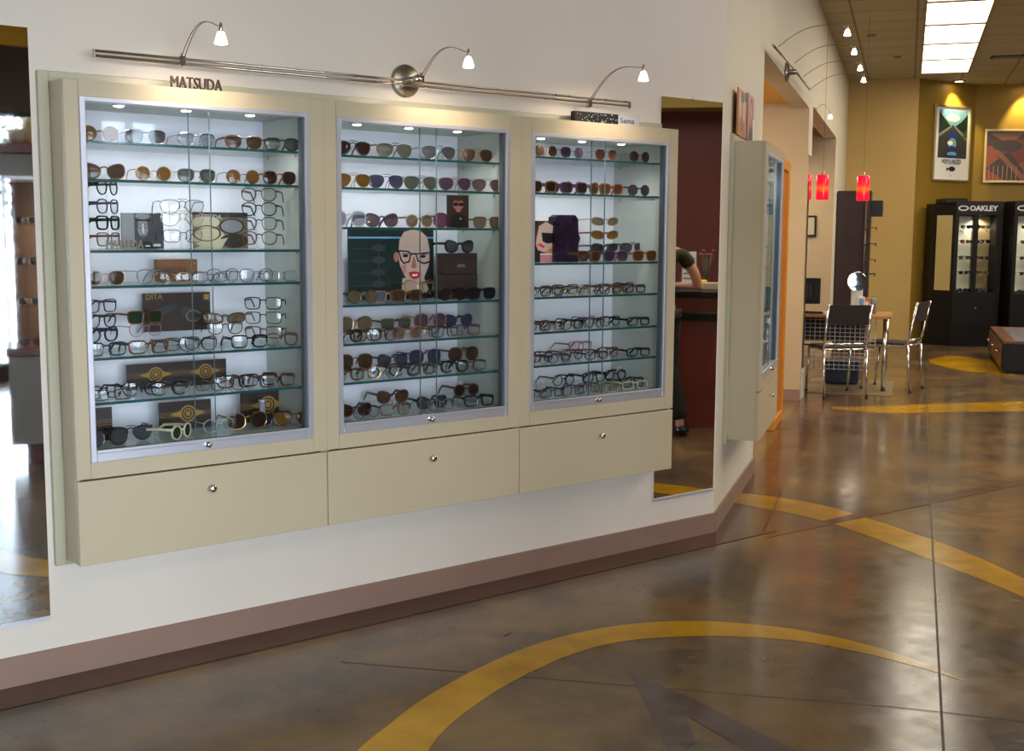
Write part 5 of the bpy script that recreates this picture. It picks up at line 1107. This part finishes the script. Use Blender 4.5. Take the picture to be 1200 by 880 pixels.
# ------------------------------------------------------------------ the person leaning on the counter
def skin_obj(name, pts, edges, m, parent, sub=2, root=0):
    me = bpy.data.meshes.new(name); me.from_pydata([p[:3] for p in pts], edges, []); me.update(); me.materials.append(m)
    o = bpy.data.objects.new(name, me); COL.objects.link(o); o.parent = parent
    sk = o.modifiers.new('skin', 'SKIN'); sk.use_smooth_shade = True; sk.branch_smoothing = .6
    for v, p in zip(me.skin_vertices[0].data, pts): v.radius = (p[3], p[4] if len(p) > 4 else p[3]); v.use_root = False
    me.skin_vertices[0].data[root].use_root = True
    ss = o.modifiers.new('sub', 'SUBSURF'); ss.levels = ss.render_levels = sub
    return o
q = rl(RF, 768, 400, 9.15); py_ = q.y
PF = Frame(RF(-.34, py_, 0), RF.rot)
pt = bpy.data.objects.new('person', None); COL.objects.link(pt); pt.location = PF.loc; pt.rotation_euler = (0, 0, PF.rot)
tag(pt, 'person in dark clothes leaning on the reception counter, seen in the narrow mirror', 'person')
M_SKIN = mat('skin_tone', (204, 148, 120), .5); M_CLOTH = mat('black_cloth', (22, 22, 24), .85, noise=.2); M_TOP = mat('dark_olive_top', (48, 42, 26), .85, noise=.4, nscale=30); M_HAIR = mat('blond_brown_hair', (120, 92, 52), .5, noise=.3, nscale=60)
body = [(0, 0, .95, .13, .11), (.07, 0, 1.10, .115, .10), (.17, 0, 1.25, .13, .11), (.25, 0, 1.36, .12, .10), (.30, 0, 1.43, .05, .05), (.34, 0, 1.50, .055), (.37, 0, 1.58, .085, .075), (.37, 0, 1.66, .08, .07), (.38, 0, 1.71, .04),
        (.24, .17, 1.35, .052), (.27, .27, 1.21, .043), (.30, .30, 1.105, .038), (.42, .20, 1.105, .030), (.52, .12, 1.10, .023), (.56, .09, 1.098, .024),
        (.24, -.17, 1.35, .052), (.27, -.26, 1.21, .043), (.30, -.28, 1.105, .038), (.42, -.18, 1.105, .030), (.52, -.10, 1.10, .023), (.56, -.07, 1.098, .024),
        (0, .09, .88, .09), (.02, .10, .50, .058), (-.02, .12, .46, .055), (-.10, .19, .10, .032), (-.10, .19, .05, .032), (.06, .21, .028, .024),
        (0, -.09, .88, .09), (.03, -.10, .48, .058), (.01, -.10, .09, .034), (.01, -.10, .045, .034), (.17, -.11, .028, .024)]
be = [(0, 1), (1, 2), (2, 3), (3, 4), (4, 5), (5, 6), (6, 7), (7, 8), (3, 9), (9, 10), (10, 11), (11, 12), (12, 13), (13, 14), (3, 15), (15, 16), (16, 17), (17, 18), (18, 19), (19, 20), (0, 21), (21, 22), (22, 23), (23, 24), (24, 25), (25, 26), (0, 27), (27, 28), (28, 29), (29, 30), (30, 31)]
for sg, wr in ((1, 14), (-1, 20)):
    for k in range(5):
        x, y, z = body[wr][:3]; n0 = len(body); off = (-.016+.011*k)
        if k < 4: body += [(x+.035, y+sg*off*1.0, z+.002, .008), (x+.070-.006*abs(k-1.5), y+sg*off*1.15-sg*.01, z-.006, .0075), (x+.092-.008*abs(k-1.5), y+sg*off*1.2-sg*.016, z-.014, .0065)]
        else: body += [(x+.005, y-sg*.028, z+.004, .010), (x+.03, y-sg*.045, z+.002, .009), (x+.05, y-sg*.052, z-.002, .0075)]
        be += [(wr, n0), (n0, n0+1), (n0+1, n0+2)]
skin_obj('body', body, be, M_SKIN, pt)
skin_obj('shirt', [(0, 0, .90, .145, .125), (.07, 0, 1.10, .132, .118), (.17, 0, 1.26, .145, .127), (.25, 0, 1.365, .128, .11), (.24, .17, 1.355, .066), (.265, .245, 1.25, .06), (.24, -.17, 1.355, .066), (.265, -.235, 1.25, .06)], [(0, 1), (1, 2), (2, 3), (3, 4), (4, 5), (3, 6), (6, 7)], M_TOP, pt)
skin_obj('trousers', [(0, 0, .95, .145, .125), (0, .09, .86, .102), (.02, .10, .50, .075), (-.03, .125, .42, .072), (-.10, .19, .11, .075), (0, -.09, .86, .102), (.03, -.10, .48, .075), (.01, -.10, .09, .075)], [(0, 1), (1, 2), (2, 3), (3, 4), (0, 5), (5, 6), (6, 7)], M_CLOTH, pt)
skin_obj('hair', [(.33, 0, 1.66, .10, .092), (.31, 0, 1.56, .098, .09), (.25, 0, 1.47, .08, .085), (.21, .01, 1.38, .06, .07), (.40, 0, 1.72, .05, .07)], [(0, 1), (1, 2), (2, 3), (0, 4)], M_HAIR, pt)
mb = MB(); mb.ball((.452, 0, 1.625), .014, M_SKIN, 8, (1.2, .7, 1.2)); mb.ball((.44, .032, 1.645), .010, K['wh'], 8, (.6, 1, .8)); mb.ball((.44, -.032, 1.645), .010, K['wh'], 8, (.6, 1, .8)); mb.ball((.446, .032, 1.645), .005, K['blk'], 6); mb.ball((.446, -.032, 1.645), .005, K['blk'], 6); mb.ball((.445, 0, 1.585), .016, K['red'], 8, (.4, 1, .3))
for sg in (-1, 1): mb.ball((.365, sg*.078, 1.625), .024, M_SKIN, 8, (.6, .35, 1.1))
mb.build('face', pt)
for sg, x, y in ((1, -.02, .20), (-1, .09, -.105)):
    mb = MB(); mb.ball((x+.01, y, .05), .06, M_BLK, 12, (2.5, 1.0, .9)); mb.build('shoe', pt)

# ================================================================== BEHIND THE CAMERA: showcase seen in the left mirror
c_ = mirrored(14, 540, 7.8); SF = Frame((c_.x, c_.y, 0), math.radians(-73))
t = thing('glass_showcase', 'grey and maroon glass showcase reflected in the left mirror', 'showcase', (.3, .6, 0), SF)
M_GREYB = mat('grey_laminate', (168, 172, 178), .35)
mb = MB(); mb.box(0, .55, 0, 1.3, .13, .70, M_GREYB, .004); mb.build('body', t)
mb = MB(); mb.box(.05, .50, .09, 1.25, 0, .13, M_MAR, .003); mb.build('plinth', t)
mb = MB(); mb.box(-.01, .56, -.01, 1.31, .70, .755, M_MAR, .003); mb.build('trim_band', t)
mb = MB()
for x in (.0, .53):
    for y in (0, 1.28): mb.box(x, x+.02, y, y+.02, .755, 1.84, M_ALU)
mb.box(0, .55, 0, 1.3, 1.82, 1.84, M_ALU); mb.box(.53, .55, .05, 1.28, .755, 1.82, mat('brown_back_panel', (98, 72, 60), .5)); mb.build('post_frame', t)
for z in (1.02, 1.28, 1.54):
    mb = MB(); mb.box(.02, .53, .02, 1.28, z-.006, z, M_SHELF); mb.build('glass_shelf', t)
mb = MB(); mb.box(.0, .02, .02, 1.28, .76, 1.82, M_GLASS); mb.build('glass_front', t)
for k, z in enumerate((.757, 1.02, 1.28, 1.54)):
    for j in range(3): eyewear('way', 'mid', 'gold' if k % 2 else 'blk', 'brn', (.12, .14+.19*j, z+.001), math.radians(-90), '%s sunglasses, %s from left on %s shelf of the mirrored glass showcase' % ('gold' if k % 2 else 'black', ORD[j], ['bottom', 'second', 'third', 'top'][k]), 'sunglasses in the mirrored showcase', frame=SF)
mb = MB(); mb.box(-.05, .6, -1.3, 1.5, 1.841, 1.975, M_GREYB, .003); tag(mb.build('header_beam', None, SF), 'grey header beam over the glass showcase in the left mirror', 'beam')
mb = MB(); mb.box(.02, .12, -1.3, -1.2, 0, 1.84, M_GREYB, .003); tag(mb.build('beam_post', None, SF), 'grey post carrying the far end of the header beam', 'post')
mb = MB(); mb.box(-.10, .65, -1.3, 1.5, 1.976, 2.04, M_MAR, .004); tag(mb.build('ledge', None, SF), 'maroon ledge board on the grey header beam in the left mirror', 'ledge')
for (px, r_, h_, c_, nm, lb) in ((20, .058, .10, (206, 200, 184), 'ceramic_jar', 'pale round jar on the maroon ledge in the left mirror'), (27.5, .03, .07, (46, 44, 42), 'dark_cup', 'small dark cup between the pale jars on the maroon ledge'), (35, .05, .17, (214, 196, 160), 'ceramic_jar', 'taller cream jar at the right on the maroon ledge in the left mirror')):
    q = SF.M.inverted() @ mirrored(px, 170, 7.8); mb = MB(); mb.lathe([(r_*.8, 0), (r_, h_*.3), (r_, h_*.75), (r_*.7, h_), (r_*.6, h_), (.0001, h_*.9)], (.1, q.y, 2.041), mat(nm+str(px), c_, .35), 20); single(nm, mb, lb, 'jar', (.1, q.y, 2.041), SF)
for k, (y, z) in enumerate(((.30, 1.50), (.34, 1.02))):
    l = bpy.data.lights.new('showcase_lamp', 'POINT'); l.energy = 3; l.color = (1, .75, .45); l.shadow_soft_size = .02; o = bpy.data.objects.new('showcase_lamp', l); COL.objects.link(o); o.location = SF(.2, y, z)
    mb = MB(); mb.ball((.22, y, z+.03), .016, M_BULB, 10); mb.tube([(.22, y, z+.04), (.22, y, z+.075 if k else z+.04)], .003, M_WIRE, 5); mb.build('showcase_bulb', t)
# the tree outside
random.seed(5)
tr = thing('tree', 'leafy green tree outside the storefront, reflected at the top of the left mirror', 'tree', (3.9, -6.4, 0))
mb = MB(); M_BARK = mat('bark', (92, 74, 56), .9, noise=.3, nscale=20); mb.tube([(3.9, -6.4, -.02), (3.95, -6.4, 1.0), (3.88, -6.45, 2.2), (3.95, -6.4, 3.4)], [.09, .07, .055, .02], M_BARK, 9)
for k in range(9): a = k*2.4; z = 1.7+.2*k; mb.tube([(3.9, -6.4, z), (3.9+.5*math.cos(a), -6.4+.5*math.sin(a), z+.45)], [.03, .008], M_BARK, 6)
mb.build('trunk', tr)
mb = MB(); M_LEAF = mat('leaf', (96, 136, 66), .6, noise=.3, nscale=2)
for k in range(1500):
    a = random.uniform(0, 2*PI); b_ = random.uniform(-1, 1); r_ = random.uniform(.3, 1)**.5
    c0 = V((3.9+1.05*r_*math.cos(a)*math.sqrt(1-b_*b_), -6.4+.8*r_*math.sin(a)*math.sqrt(1-b_*b_), 2.75+1.2*r_*b_)); d1 = V((random.gauss(0, 1), random.gauss(0, 1), random.gauss(0, 1))).normalized(); d2 = d1.cross(V((random.gauss(0, 1), random.gauss(0, 1), random.gauss(0, 1)))).normalized()
    mb.add([c0-d1*.07, c0+d2*.03, c0+d1*.07, c0-d2*.03], [(0, 1, 2, 3)], M_LEAF)
mb.build('foliage', tr)
